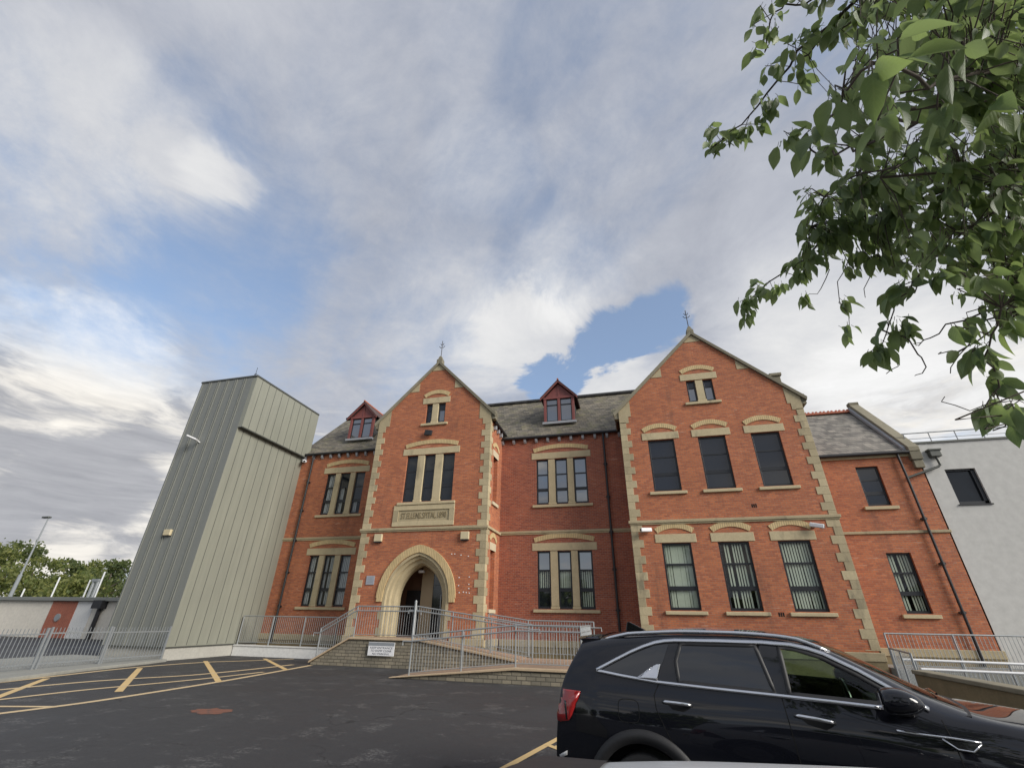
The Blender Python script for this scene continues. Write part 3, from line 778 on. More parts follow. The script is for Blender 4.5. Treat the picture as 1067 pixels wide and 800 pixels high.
bay_roof(CL, CRX, 11.05, 14.35, YC + .3, RYY + .5); bay_roof(RL, RR, 10.62, 14.55, YB + .3, RYY + 3)
WEV, WRZ = 8.44, 11.72; WRY = YR - .1 + (WRZ - WEV)
m = MB(); slab(m, (RR - .5, YR - .1, WEV), (12.02, YR - .1, WEV), (12.02, WRY, WRZ), (RR - .5, WRY, WRZ)); slab(m, (12.02, WRY + 3.2, WEV), (RR - .5, WRY + 3.2, WEV), (RR - .5, WRY, WRZ), (12.02, WRY, WRZ)); Bd(m, 'roof', 'new_slate')
m = MB(); x = RR - .4
while x < 11.98:
    m.box(x, min(x + .36, 12.0), WRY - .14, WRY + .14, WRZ, WRZ + .10); m.box(x + .06, x + .14, WRY - .04, WRY + .04, WRZ + .1, WRZ + .2); m.box(x + .22, x + .30, WRY - .04, WRY + .04, WRZ + .1, WRZ + .2); x += .37
Bd(m, 'ridge', 'terracotta')
m = MB(); F12 = lambda u, v, d: (12.0 + d, u, v)
m.prism([(YR - .22, 8.42), (YR - .22, 8.62), (WRY - .1, 12.12), (WRY + .15, 12.12), (WRY + .15, 11.7), (YR, 8.42)], 0, .42, F12); m.box(12.0, 12.42, YR - .2, YR + .05, 8.05, 8.42); m.box(12.05, 12.40, YR - .14, YR + .05, 7.70, 8.05)
m.box(11.98, 12.44, WRY - .12, WRY + .2, 12.1, 12.26); Bd(m, 'coping', 'coping_stone', bevel=.02)
m = MB(); m.prism([(YR - .05, 8.5), (YR - .05, 8.66), (WRY - .05, 11.98), (WRY - .05, 11.78)], -.12, -.005, F12); Bd(m, 'flashing', 'lead')
p_ = on_y(808, 393, 24.0)
m = MB(); m.box(p_.x - .28, p_.x + .16, 23.8, 24.3, 9.5, p_.z - .02); m.box(p_.x - .36, p_.x + .24, 23.72, 24.38, p_.z - .02, p_.z + .14); Bd(m, 'chimney', 'coping_stone', bevel=.02)

# eaves: gutters, brackets
def gutter(x0, x1, y, z):
    m = MB(); m.tube([(x0, y, z), (x1, y, z)], .075, 10); return Bd(m, 'gutter', 'black_iron')
gutter(-19.1, CL - .02, YR - .17, EV - .04); gutter(CRX + .05, RL - .03, YR - .17, EV - .04); gutter(RR + .05, 12.0, YR - .16, WEV - .03)
for x0, x1 in ((-18.9, CL - .2), (CRX + .06, RL - .1)):
    nb = max(2, round((x1 - x0) / .613)); 
    for i in range(nb + 1):
        x = x0 + (x1 - x0) * i / nb
        m = MB(); m.prism([(YR - .15, EV - .10), (YR + .02, EV - .10), (YR + .02, EV - .33), (YR - .06, EV - .33), (YR - .13, EV - .24)], -.065, .065, lambda u, v, d, x=x: (x + d, u, v))
        Bd(m, 'eaves_bracket', 'lead', bevel=.01)
m = MB(); m.tube([(CRX + .20, YC + .36, 10.72), (CRX + .20, YR + .1, 10.72)], .07, 8); Bd(m, 'gutter', 'black_iron')
for yy in (20.6, 21.15, 21.7):
    m = MB(); m.box(CRX, CRX + .16, yy - .06, yy + .06, 10.42, 10.66); Bd(m, 'eaves_bracket', 'lead', bevel=.01)
def pipe(pts, r=.055, mat='black_iron'):
    m = MB(); m.tube(pts, r, 10)
    d = Bd(m, 'drainpipe', mat)
    for (a, b) in zip(pts[:-1], pts[1:]):
        a = Vector(a); b = Vector(b); n_ = int((b - a).length / 1.8)
        if abs((b - a).normalized().z) > .9:
            for i in range(1, n_ + 1):
                c = a.lerp(b, i / (n_ + 1)); q = MB(); q.box(c.x - .1, c.x + .1, c.y - .02, c.y + .1, c.z - .03, c.z + .03); q.tube([(c.x, c.y, c.z - .06), (c.x, c.y, c.z + .06)], r + .018, 10); Bd(q, 'pipe_bracket', mat, d)
pipe([(-18.27, YR - .12, 10.35), (-18.27, YR - .12, .5)]); pipe([(-.92, YR - .12, 10.35), (-.92, YR - .12, .5)]); pipe([(11.57, YR - .12, 8.36), (11.59, YR - .12, 7.3), (11.61, YR - .12, .5)], .05)

# dormers
def dormer(xc, w, z0, zs, zt, yf):
    """front face at yf; w half width of the window part"""
    m = MB(); b0 = YR - .12 + (z0 - EV)
    back = lambda z: YR - .12 + (z - EV)
    for sg in (-1, 1):
        x = xc + sg * (w + .02); m.add([(x, yf + .04, z0), (x, yf + .04, zs), (x, back(zs) + .1, zs)], [(0, 1, 2)])
    d = Bd(m, 'dormer', 'dark_slate')
    r = MB(); ov = .22; sl = (zt - zs) / (w + .05 + ov); ez = zs - .02
    for sg in (-1, 1):
        a = (xc + sg * (w + .05 + ov), yf - .2, ez); b = (xc, yf - .2, zt); c = (xc, back(zt) + .2, zt); e = (xc + sg * (w + .05 + ov), back(ez) + .2, ez)
        slab(r, a, b, c, e, .05) if sg < 0 else slab(r, b, a, e, c, .05)
    Bd(r, 'dormer_roof', 'tile_brown', d)
    t = MB(); t.tube([(xc, yf - .2, zt + .02), (xc, back(zt) + .1, zt + .02)], .06, 6); Bd(t, 'ridge_tiles', 'terracotta', d)
    fr = MB(); F = FY(yf)
    fr.prism([(xc - w - .05 - ov, ez - .16), (xc, zt - .18), (xc + w + .05 + ov, ez - .16), (xc + w + .05 + ov, ez - .02), (xc, zt - .03), (xc - w - .05 - ov, ez - .02)], -.18, -.12, F)
    for x in (xc - w, xc, xc + w): fr.prism(rect(x - .075, x + .075, z0, zs), -.04, .08, F)
    fr.prism(rect(xc - w - .1, xc + w + .1, zs - .08, zs + .06), -.06, .08, F); fr.prism(rect(xc - .05, xc + .05, zs + .06, zt - .25), -.03, .03, F)
    Bd(fr, 'timber_frame', 'red_timber', d, bevel=.012)
    q = MB(); q.prism([(xc - w, zs + .05), (xc + w, zs + .05), (xc, zt - .2)], .0, .05, F); Bd(q, 'gable_board', 'red_timber', d)
    for sg in (-1, 1):
        a, b = (xc - w + .075, xc - .075) if sg < 0 else (xc + .075, xc + w - .075)
        s_ = MB(); zm = z0 + (zs - z0) * .70
        for rr in ((a, a + .05, z0, zs - .08), (b - .05, b, z0, zs - .08), (a, b, z0, z0 + .09), (a, b, zm - .035, zm + .035), (a, b, zs - .13, zs - .08)): s_.prism(rect(*rr), .02, .06, F)
        Bd(s_, 'sash', 'frame_grey', d)
        g_ = MB(); g_.prism(rect(a, b, z0, zs - .08), .045, .05, F); Bd(g_, 'pane', 'pane_sky', d)
    q = MB(); q.prism(rect(xc - w - .15, xc + w + .15, z0 - .13, z0), -.10, .10, F); Bd(q, 'apron', 'lead', d)
def dormer_px(pl, pr, pt, ps, pb, Yf):
    a = on_y(*pl, Yf); b = on_y(*pr, Yf)
    return (a.x + b.x) / 2, (b.x - a.x) / 2 - .04, on_y(*pb, Yf).z, on_y(*ps, Yf).z, on_y(*pt, Yf).z - .24
YD = 22.95
xc, w_, z0, zs, zt = dormer_px((567.5, 436), (598.5, 436), (581, 393), (583, 414), (583, 439), YD); dormer(xc, w_, z0, zs, zt, YD)
xc, w_, z0, zs, zt = dormer_px((363, 455), (387, 453), (379.3, 416), (375, 435), (374, 456.5), YD); dormer(xc, w_, z0, zs, zt, YD)

# air bricks and small fixings on the walls
m = MB()
for x, z, Y in ((5.10, 2.04, YB), (5.05, 6.04, YB)):
    for i in range(3): m.box(x - .11 + i * .075, x - .06 + i * .075, Y - .006, Y + .02, z - .07, z + .07)
Bd(m, 'air_brick', 'shut_line')
m = MB(); rr = random.Random(2)
for x, z in ((-7.57, 3.32), (-7.10, 3.34), (-7.57, 3.0), (-7.1, 3.05), (-7.09, 2.88), (-7.52, 2.72), (-7.33, 2.74), (-7.06, 2.7), (-7.2, 2.72), (-8.0, 4.3), (-7.85, 4.3), (-7.55, 4.25), (-7.2, 4.2)): m.tube([(x, YC - .012, z), (x, YC + .01, z)], .026, 6)
Bd(m, 'mortar_patch', 'white_plastic')

# ------------------------------------------------------------------ things on the walls
def fitting(name, p, label, cat, group=None): return thing(name, p, label, cat, group)
def bulk_light(p, label):
    t = fitting('wall_light', p, label, 'light', 'box lights either side of the pointed doorway'); x, y, z = p
    m = MB(); m.box(x - .20, x + .20, y - .13, y, z - .17, z + .17); m.build('housing', 'buff_plastic', t, bevel=.02)
    m = MB(); m.box(x - .18, x + .18, y - .12, y - .01, z - .21, z - .17); m.build('lens', 'black_iron', t); return t
bulk_light((-11.80, YC, 5.08), 'square buff box light on brick to the left of the pointed doorway')
bulk_light((-7.40, YC, 5.08), 'square buff box light on brick to the right of the pointed doorway')
t = fitting('plaque', (-11.92, YC, 3.22), 'small square grey metal plaque on brick left of the pointed doorway', 'plaque')
m = MB(); m.box(-12.13, -11.71, YC - .03, YC, 3.03, 3.41); m.build('plate', 'grey_plaque', t, bevel=.006)
m = MB()
for i in range(4): m.box(-12.05, -11.79, YC - .0325, YC - .030, 3.32 - i * .06, 3.335 - i * .06)
m.build('engraved_line', 'ink_grey', t)
t = fitting('floodlight', (-9.75, YC, 10.26), 'dark floodlight under the small window of the central gable', 'light')
m = MB(); m.bar((-9.95, YC - .14, 10.30), (-9.55, YC - .14, 10.24), .12, .28); m.build('housing', 'black_iron', t, bevel=.02)
m = MB(); m.box(-9.78, -9.72, YC - .14, YC, 10.24, 10.3); m.build('bracket', 'galvanised', t)
def camera_box(p, aim, label):
    t = fitting('security_camera', p, label, 'camera', 'white security cameras on the brickwork'); p = Vector(p); aim = Vector(aim).normalized()
    m = MB(); m.tube([p, p + Vector((0, -.06, 0))], .075, 12); m.build('base_plate', 'white_plastic', t, smooth=False)
    q = p + Vector((0, -.20, -.02)); m = MB(); m.tube([p + Vector((0, -.05, 0)), q], .03, 8); m.build('arm', 'white_plastic', t)
    m = MB(); m.bar(q - aim * .22, q + aim * .26, .17, .16); m.build('housing', 'white_plastic', t, bevel=.03)
    m = MB(); m.tube([q + aim * .255, q + aim * .275], .055, 12); m.build('lens', 'piano_black', t); return t
camera_box((.62, YB - .02, 5.18), (-.9, -.4, -.05), 'white security camera left of the ground floor windows of the right gable')
camera_box((7.02, YB - .02, 5.17), (.9, -.35, -.25), 'white security camera right of the ground floor windows of the right gable')
camera_box((-18.85, YR - .02, 10.05), (.7, -.6, -.3), 'white security camera under the gutter beside the grey clad tower')

# ------------------------------------------------------------------ clad tower
TW = thing('lift_tower', (-20.8, 19.6, 0), 'tall windowless tower clad in grey green standing seam metal', 'tower')
TXL, TXR, TYF, TYB = -22.62, -19.12, 17.02, 22.4; TZ0, TZM, TZT = .50, 10.28, 13.28
m = MB(); m.box(TXL, TXR, TYF, TYB, TZ0, TZM); m.box(TXL, TXR + .24, TYF - .004, TYB, TZM, TZT); m.build('cladding', 'zinc_cladding', TW)
m = MB()
x = TXL + .1
i = 0
while x < TXR - .06:
    m.box(x - .012, x + .012, TYF - .045, TYF, TZ0, TZT - .1)
    x += (.47 if i % 2 == 0 else .12); i += 1
m.build('seams', 'zinc_grey_shade', TW)
m = MB(); m.box(TXL - .004, TXR - .16, TYF - .010, TYF - .005, TZ0, TZT - .08); m.box(TXR - .155, TXR + .003, TYF - .012, TYF - .005, TZ0, TZT - .08); m.build('shaded_front', 'zinc_grey_shade', TW)  # thin sheet carrying the front face's shade as a darker colour
m = MB(); y = TYF + .42
while y < YR - .2:
    m.box(TXR, TXR + .006, y - .012, y + .012, TZ0 + .03, TZM - .02); m.box(TXR + .24, TXR + .246, y - .012, y + .012, TZM + .04, TZT - .1); y += .53
m.build('panel_joints', 'zinc_dark', TW)
m = MB(); m.box(TXL - .03, TXR + .27, TYF - .05, TYB, TZT - .08, TZT + .02); m.build('capping', 'zinc_dark', TW, bevel=.01)
m = MB(); m.box(TXR + .003, TXR + .27, TYF + .0, YR - .05, TZM - .03, TZM + .02); m.build('drip_flashing', 'zinc_dark', TW); m = MB(); m.box(TXL - .02, TXR + .03, TYF - .055, YR - .05, TZ0 - .04, TZ0 + .0); m.build('drip_flashing', 'zinc_dark', TW)
m = MB(); m.box(TXL + .05, TXR - .03, TYF + .05, TYB, 0, TZ0 - .04); m.build('plinth', 'concrete', TW, bevel=.01)
m = MB(); m.tube([(TXR - .02, TYF + .05, TZT), (TXR - .02, TYF + .05, TZT + .55)], .012, 5); m.tube([(TXR - .1, TYF + .05, TZT + .12), (TXR + .06, TYF + .05, TZT + .16)], .02, 5); m.build('lightning_rod', 'black_iron', TW)
t = fitting('floodlight', (-21.3, TYF, 9.66), 'pale floodlight on an arm high on the grey clad tower', 'light')
m = MB(); m.tube([(-21.25, TYF, 9.6), (-21.25, TYF - .35, 9.62)], .03, 6); m.build('arm', 'white_plastic', t)
m = MB(); m.bar((-21.55, TYF - .5, 9.78), (-21.1, TYF - .3, 9.6), .34, .07); m.build('housing', 'white_plastic', t, bevel=.01)
t = fitting('wall_light', (-21.1, TYF, 5.08), 'square buff box light low on the front of the grey clad tower', 'light')
m = MB(); m.box(-21.32, -20.92, TYF - .14, TYF, 4.95, 5.22); m.build('housing', 'buff_plastic', t, bevel=.02)
m = MB(); m.box(-21.30, -20.94, TYF - .13, TYF - .01, 4.92, 4.95); m.build('lens', 'black_iron', t)

# ------------------------------------------------------------------ white building on the right
WB = thing('white_building', (16, 22.3, 0), 'pale rendered modern extension with flat roof joined to the brick wing', 'building')
WY = YR + .02
m = MB(); wall(m, rect(12.365, 34, 0, 8.78), [rect(13.09, 14.16, 6.14, 7.60)], FY(WY), .22); wall(m, rect(WY, 32, 0, 8.78), [], FX(34), .05); m.add([(12.37, WY, 8.78), (34, WY, 8.78), (34, 32, 8.78), (12.37, 32, 8.78)], [(0, 1, 2, 3)])
m.build('wall', 'white_render', WB)
m = MB(); m.box(12.40, 34, WY - .05, WY + .3, 8.782, 8.86); m.build('parapet_cap', 'zinc_dark', WB)
m = MB(); F = FY(WY)
for r in ((13.09, 13.15, 6.14, 7.6), (14.02, 14.16, 6.14, 7.6), (13.09, 14.16, 6.14, 6.26), (13.09, 14.16, 7.53, 7.6)): m.prism(rect(*r), .08, .2, F)
m.prism(rect(13.04, 14.20, 6.10, 6.14), -.05, .1, F)
wi = m.build('window', 'frame_grey', WB); m = MB(); m.prism(rect(13.1, 14.1, 6.2, 7.55), .16, .17, F); m.build('pane', 'pane_dark', wi)
m = MB(); m.prism(rect(15.55, 16.8, 3.1, 4.6), -.026, .05, F); wi = m.build('window', 'frame_grey', WB)
m = MB(); m.prism(rect(15.63, 16.72, 3.2, 4.52), -.032, -.027, F); m.build('pane', 'pane_dark', wi)
m = MB(); m.box(12.72, 13.12, WY - .24, WY, 8.13, 8.42); m.box(12.68, 13.16, WY - .28, WY, 8.38, 8.46); hp = m.build('rain_hopper', 'zinc_dark', WB, bevel=.02)
m = MB(); m.tube([(12.92, WY - .14, 8.16), (12.95, WY - .14, 7.78), (12.85, WY - .14, 7.70), (11.62, WY - .14, 7.30)], .05, 8); m.build('outlet_pipe', 'zinc_dark', hp)
# roof guard rail
RG = thing('guard_rail', (14, WY + .3, 8.78), 'thin metal guard rail along the flat roof of the white building', 'railing')
m = MB(); m.tube([(12.25, WY + .25, 9.36), (19.5, WY + .25, 9.38)], .025, 6); m.build('top_rail', 'galvanised', RG); m = MB(); m.tube([(12.25, WY + .25, 9.10), (19.5, WY + .25, 9.11)], .012, 6); m.build('mid_rail', 'galvanised', RG)
for x in (12.3, 13.25, 14.22, 15.2, 16.2, 17.2, 18.2, 19.2): 
    m = MB(); m.tube([(x, WY + .25, 8.8), (x, WY + .25, 9.36)], .02, 6); m.build('post', 'galvanised', RG)

# ------------------------------------------------------------------ ramp, stair, walls
RP = thing('entrance_ramp', (-8, 18, 0), 'switchback brick ramp with stair and landing before the pointed doorway', 'ramp')
YW = 18.3
m = MB(); G = FY(YW)
m.prism([(-13.05, 0), (-8.5, 0), (-4.55, 0), (-4.55, .36), (-8.5, .93), (-11.42, .93), (-13.05, .08)], 0, .25, G)
m.build('brick_wall', 'ramp_stone', RP)
m = MB(); cop = [(-13.12, .06), (-11.45, .93), (-8.45, .93), (-4.5, .36)]
for (a, b), (c, d) in zip(cop[:-1], cop[1:]): m.prism([(a, b), (c, d), (c, d + .07), (a, b + .07)], -.07, .30, G)
m.build('coping', 'ramp_edge', RP, bevel=.01)
m = MB(); m.box(-11.42, -8.47, YW + .25, YC - .1, .80, .985)
m.prism([(-8.47, .985), (-4.5, .42), (-4.5, .2), (-8.47, .7)], .25, 1.65, G); m.build('landing', 'ramp_floor', RP)
for i in range(5): 
    s_ = MB(); s_.box(-13.0 + i * .32, -11.4, YW + .25, YC - .1, i * .17, (i + 1) * .17 - .004); s_.build('step', 'ramp_edge', RP, bevel=.01)
m = MB(); F15 = FY(15.5)
m.prism([(-8.05, .0), (-3.95, .36), (-1.7, .36), (-1.7, 0), (-6.0, 0)], .06, .12, F15); m.prism([(-6.1, .0), (-3.95, .30), (-1.7, .30), (-1.7, 0)], .03, .07, F15); m.prism(rect(15.6, 20, 0, .36), 0, .1, FX(-1.72)); m.build('front_wall', 'ramp_stone', RP)
m = MB(); m.prism([(-8.05, .004), (-3.95, .36), (-1.68, .36), (-1.68, .43), (-3.95, .43), (-8.05, .03)], -.02, .22, F15); m.build('edge_kerb', 'ramp_edge', RP, bevel=.01)
m = MB(); m.prism([(-8.05, .01), (-3.95, .405), (-3.95, .1), (-8.05, -.02)], .2, 2.78, F15); m.prism(rect(-3.95, -1.72, .1, .405), .2, 2.78, F15); m.prism(rect(-4.5, -1.72, .1, .40), 2.78, 4.45, F15); m.build('ramp_floor', 'ramp_floor', RP)

t = thing('sign', (-9.93, YW - .08, .4), 'white notice reading keep entrance to ramp clear no parking', 'sign')
m = MB(); m.box(-10.50, -9.37, YW - .095, YW - .075, .40, .86); m.build('board', 'white_plastic', t, bevel=.004)
m = MB(); m.box(-10.49, -9.38, YW - .0965, YW - .095, .735, .85); m.build('header_band', 'ink_grey', t)
for txt, sz, zz, wd in (('KEEP ENTRANCE', .095, .665, .96), ('TO RAMP CLEAR', .10, .565, .90), ('NO PARKING', .085, .465, .72)): text_mesh(txt, sz, .001, 'lettering', 'ink', t, (-9.93, YW - .097, zz), width=wd)

def railing(label, runs, h, group, hand=None, pitch=.105, posts=None, mat='galvanised', bot=.10, name='railing', r=.024, bar_r=.0085, hoop=False):
    """runs: list of base points; one railing with posts, rails and balusters"""
    t = thing(name, runs[0], label, 'railing', group)
    P = [Vector(p) for p in runs]; up_ = Vector((0, 0, 1))
    tr = MB(); tr.tube([p + up_ * h for p in P], r, 8); tr.build('top_rail', mat, t, smooth=False)
    br = MB(); br.tube([p + up_ * bot for p in P], .015, 6); br.build('bottom_rail', mat, t)
    if hand:
        hr = MB(); q = [p + up_ * (h - hand) + Vector((0, -.07, 0)) for p in P]
        d0 = (q[0] - q[1]).normalized() * .3; d1 = (q[-1] - q[-2]).normalized() * .3; d0.z = d1.z = 0
        hr.tube([q[0] + d0 - up_ * .12, q[0] + d0] + q + [q[-1] + d1, q[-1] + d1 - up_ * .12], .024, 8); hr.build('handrail', mat, t)
    bal = MB()
    for a, b in zip(P[:-1], P[1:]):
        n = max(2, int((b - a).length / pitch))
        for i in range(1, n):
            c = a.lerp(b, i / n); bal.tube([c + up_ * bot, c + up_ * h], bar_r, 5, caps=False)
        np_ = max(1, round((b - a).length / 1.85))
        for i in range(np_ + (1 if b is P[-1] or (b - P[-1]).length < 1e-6 else 0)):
            c = a.lerp(b, i / np_); m = MB(); m.tube([c, c + up_ * (h + .01)], .028, 8); m.build('post', mat, t)
    bal.build('balusters', mat, t)
    return t
RGp = 'galvanised railings round the entrance'
railing('galvanised railing on the white wall beside the grey tower', [(-19.0, 20.68, .47), (-13.7, 20.68, .47)], 1.21, RGp)
railing('galvanised railing up the stair and along the landing above the white notice', [(-12.92, YW + .12, .16), (-11.36, YW + .12, 1.0), (-8.76, YW + .12, 1.0)], 1.12, RGp, hand=.17)
railing('galvanised railing falling along the upper ramp right of the doorway post', [(-8.70, YW + .12, 1.0), (-3.95, YW + .12, .42)], 1.14, RGp, hand=.15)
railing('galvanised railing nearest the car park along the lower ramp and round its platform', [(-7.45, 15.68, .06), (-3.9, 15.68, .43), (-1.84, 15.68, .43), (-1.84, 18.6, .43)], 1.14, RGp, hand=.16)
railing('galvanised railing furthest back beneath the middle ground floor windows', [(-6.2, 20.2, .66), (-4.5, 20.2, .45), (-1.84, 20.2, .43)], 1.25, RGp, hand=.2)
t = thing('bollard', (-8.72, YW + .06, 1.0), 'round topped steel post standing before the dark doorway', 'post')
m = MB(); m.tube([(-8.72, YW + .04, 1.0), (-8.72, YW + .04, 2.28)], .05, 10); m.build('post', 'galvanised', t); m = MB(); m.tube([(-8.72, YW + .04, 2.28), (-8.72, YW + .04, 2.36)], .065, 10, r1=.02); m.build('cap', 'galvanised', t)

t = thing('low_wall', (-16.4, 20.7, 0), 'white painted low wall between the grey tower and the stair', 'wall')
m = MB(); m.box(-19.1, -13.15, 20.6, 20.82, 0, .40); m.build('wall', 'white_paint', t)
m = MB(); m.box(-19.12, -13.13, 20.57, 20.85, .40, .46); m.build('coping', 'white_paint', t, bevel=.01)
# right hand side: stained wall, railings, gate
t = thing('stone_wall', (6.75, 12, 0), 'stained low stone wall beyond the black car on the right', 'wall')
m = MB(); m.prism([(7.2, 0), (15.6, 0), (15.6, .66), (7.2, .66)], -.0, .30, lambda u, v, d: (6.62 + d, u, v)); m.build('wall', 'weathered_wall', t)
m = MB(); m.prism([(7.15, .66), (15.64, .66), (15.64, .75), (7.15, .75)], -.04, .36, lambda u, v, d: (6.62 + d, u, v)); m.build('coping', 'coping_stone', t, bevel=.02)
RGr = 'galvanised railings on the right'
railing('galvanised railing along the terrace in front of the brick wing', [(8.0, 20.0, .48), (11.9, 20.0, .48)], 1.02, RGr, pitch=.11)
railing('short galvanised gate panel between right gable and stained wall', [(7.55, 18.8, .1), (6.75, 15.75, .1)], 1.0, RGr, pitch=.20)
railing('white railing turning the corner below the white building', [(11.95, 20.0, .48), (13.9, 19.4, .48)], 1.05, RGr, pitch=.12, mat='white_metal', bar_r=.016)
for i, (yy, zz, lab) in enumerate(((19.0, .80, 'upper white handrail of the low ramp behind the stained wall'), (18.0, .62, 'lower white handrail of the low ramp behind the stained wall'))):
    t = thing('handrail', (9.5, yy, 0), lab, 'handrail', 'white handrails on the right')
    m = MB(); m.tube([(7.85, yy, zz), (11.6, yy, zz - .03)], .035, 8); m.build('rail', 'white_metal', t)
    for x in (8.2, 9.4, 10.6, 11.5):
        m = MB(); m.tube([(x, yy, 0), (x, yy, zz - .02)], .025, 6); m.build('post', 'galvanised', t)
    m = MB(); 
    for k in range(34): x = 7.95 + k * .107; m.tube([(x, yy, .08), (x, yy, zz - .03)], .009, 5, caps=False)
    m.build('balusters', 'galvanised', t)

t = thing('terrace', (10, 21, 0), 'raised stone terrace along the foot of the brick wing', 'terrace')
m = MB(); m.box(8.05, 13.9, 19.85, YR - .12, 0, .48); m.build('slab', 'path_concrete', t, bevel=.02)
# left fence: steel palisade along the path, with a gate
def palisade(label, a, b, h, group):
    t = thing('steel_fence', a, label, 'fence', group); a = Vector(a); b = Vector(b); n = int((b - a).length / .115); u = Vector((0, 0, 1))
    m = MB()
    for i in range(n + 1):
        c = a.lerp(b, i / n); m.tube([c + u * .06, c + u * (h + .02)], .011, 5)
    m.build('palings', 'fence_steel', t)
    for z in (.14, h - .14):
        m = MB(); m.bar(a + u * z, b + u * z, .035, .04); m.build('rail', 'fence_steel', t)
    for i in range(2):
        m = MB(); c = a if i == 0 else b; m.bar(c, c + u * (h + .04), .06, .06); m.build('post', 'fence_steel', t)
PG = 'steel fence panels along the left path'
palisade('nearest panel of the grey steel fence at the left edge', (-18.2, 6.4, .1), (-18.55, 9.4, .1), 1.12, PG)
palisade('middle panel of the grey steel fence left of the tower', (-18.6, 9.55, .1), (-18.85, 12.3, .1), 1.12, PG)
palisade('grey steel gate panel between fence and clad tower', (-18.9, 12.45, .1), (-18.95, 14.4, .1), 1.14, PG)
palisade('last panel of the grey steel fence against the clad tower', (-18.98, 14.5, .1), (-19.0, 16.85, .1), 1.12, PG)

# ------------------------------------------------------------------ far left: flat roofed building, lamp post, trees
FB = thing('flat_roof_building', (-46, 29, 0), 'low flat roofed cream building with brick panel beyond the steel fence', 'building')
fy = 28.0
def fx(px, py=640): return on_y(px, py, fy).x
xa, xb, xc_, xd = fx(56, 627), fx(82, 627), fx(99, 627), fx(113, 627)
m = MB(); m.box(-75, xa, fy, fy + 12, 0, 2.42); m.build('wall', 'cream_render', FB)
m = MB(); m.box(xa, xb, fy - .03, fy + .5, 0, 2.42); m.build('brick_panel', 'panel_brick', FB)
m = MB(); m.box(xb, xc_, fy, fy + .5, 0, 2.42); m.build('white_panel', 'white_paint', FB)
m = MB(); m.box(xc_, -30, fy + .02, fy + 12, 0, 2.42); m.build('side_wall', 'cream_render', FB)
m = MB(); m.box(-76, -29, fy - .25, fy + 12.5, 2.44, 2.70); m.build('roof', 'zinc_grey_shade', FB, bevel=.02)
q = on_y(60.5, 643, fy - .03); m = MB(); m.tube([(q.x, fy - .03, q.z), (q.x, fy - .12, q.z)], .26, 14); m.build('wall_vent', 'galvanised', FB)
q = on_y(107, 628, fy - .1); m = MB(); m.box(q.x - .5, q.x + .4, fy - .45, fy, 1.95, 2.5); h_ = m.build('rain_hopper', 'black_iron', FB); m = MB(); m.tube([(q.x, fy - .15, 2.0), (q.x, fy - .15, 0)], .14, 8); m.build('downpipe', 'black_iron', h_)
for px, py, hh in ((53.5, 621, 601), (87, 621, 604), (99, 621, 595.5), (22, 621, 613)):
    q = on_y(px, py, fy + 4); zt_ = on_y(px, hh, fy + 4).z
    m = MB(); m.tube([(q.x, fy + 4, 2.7), (q.x, fy + 4, zt_)], .06, 6); m.build('roof_pole', 'white_metal', FB)
q = on_y(94, 621, fy + 4); zt_ = on_y(94, 603, fy + 4).z
m = MB(); m.tube([(q.x - .25, fy + 4, 2.7), (q.x - .25, fy + 4, zt_)], .13, 8); m.tube([(q.x + .25, fy + 4, 2.7), (q.x + .25, fy + 4, zt_)], .13, 8); m.box(q.x - .4, q.x + .4, fy + 3.85, fy + 4.15, zt_ - .2, zt_); m.build('flue', 'galvanised', FB)
q = on_y(12, 618, 31.0); tp = on_y(51, 539, 31.0)
LP = thing('lamp_post', (q.x, 31.0, 0), 'tall grey steel lamp post rising behind the flat roofed building', 'lamp post')
m = MB(); m.tube([(q.x, 31, 0), (q.x, 31, 4.6)], .15, 10); m.tube([(q.x, 31, 4.6), (q.x, 31, tp.z)], .085, 10, r1=.05); m.build('post', 'fence_steel', LP)
m = MB(); m.box(q.x - .75, q.x + .15, 30.85, 31.15, tp.z - .05, tp.z + .1); m.build('lamp_head', 'zinc_dark', LP, bevel=.04)

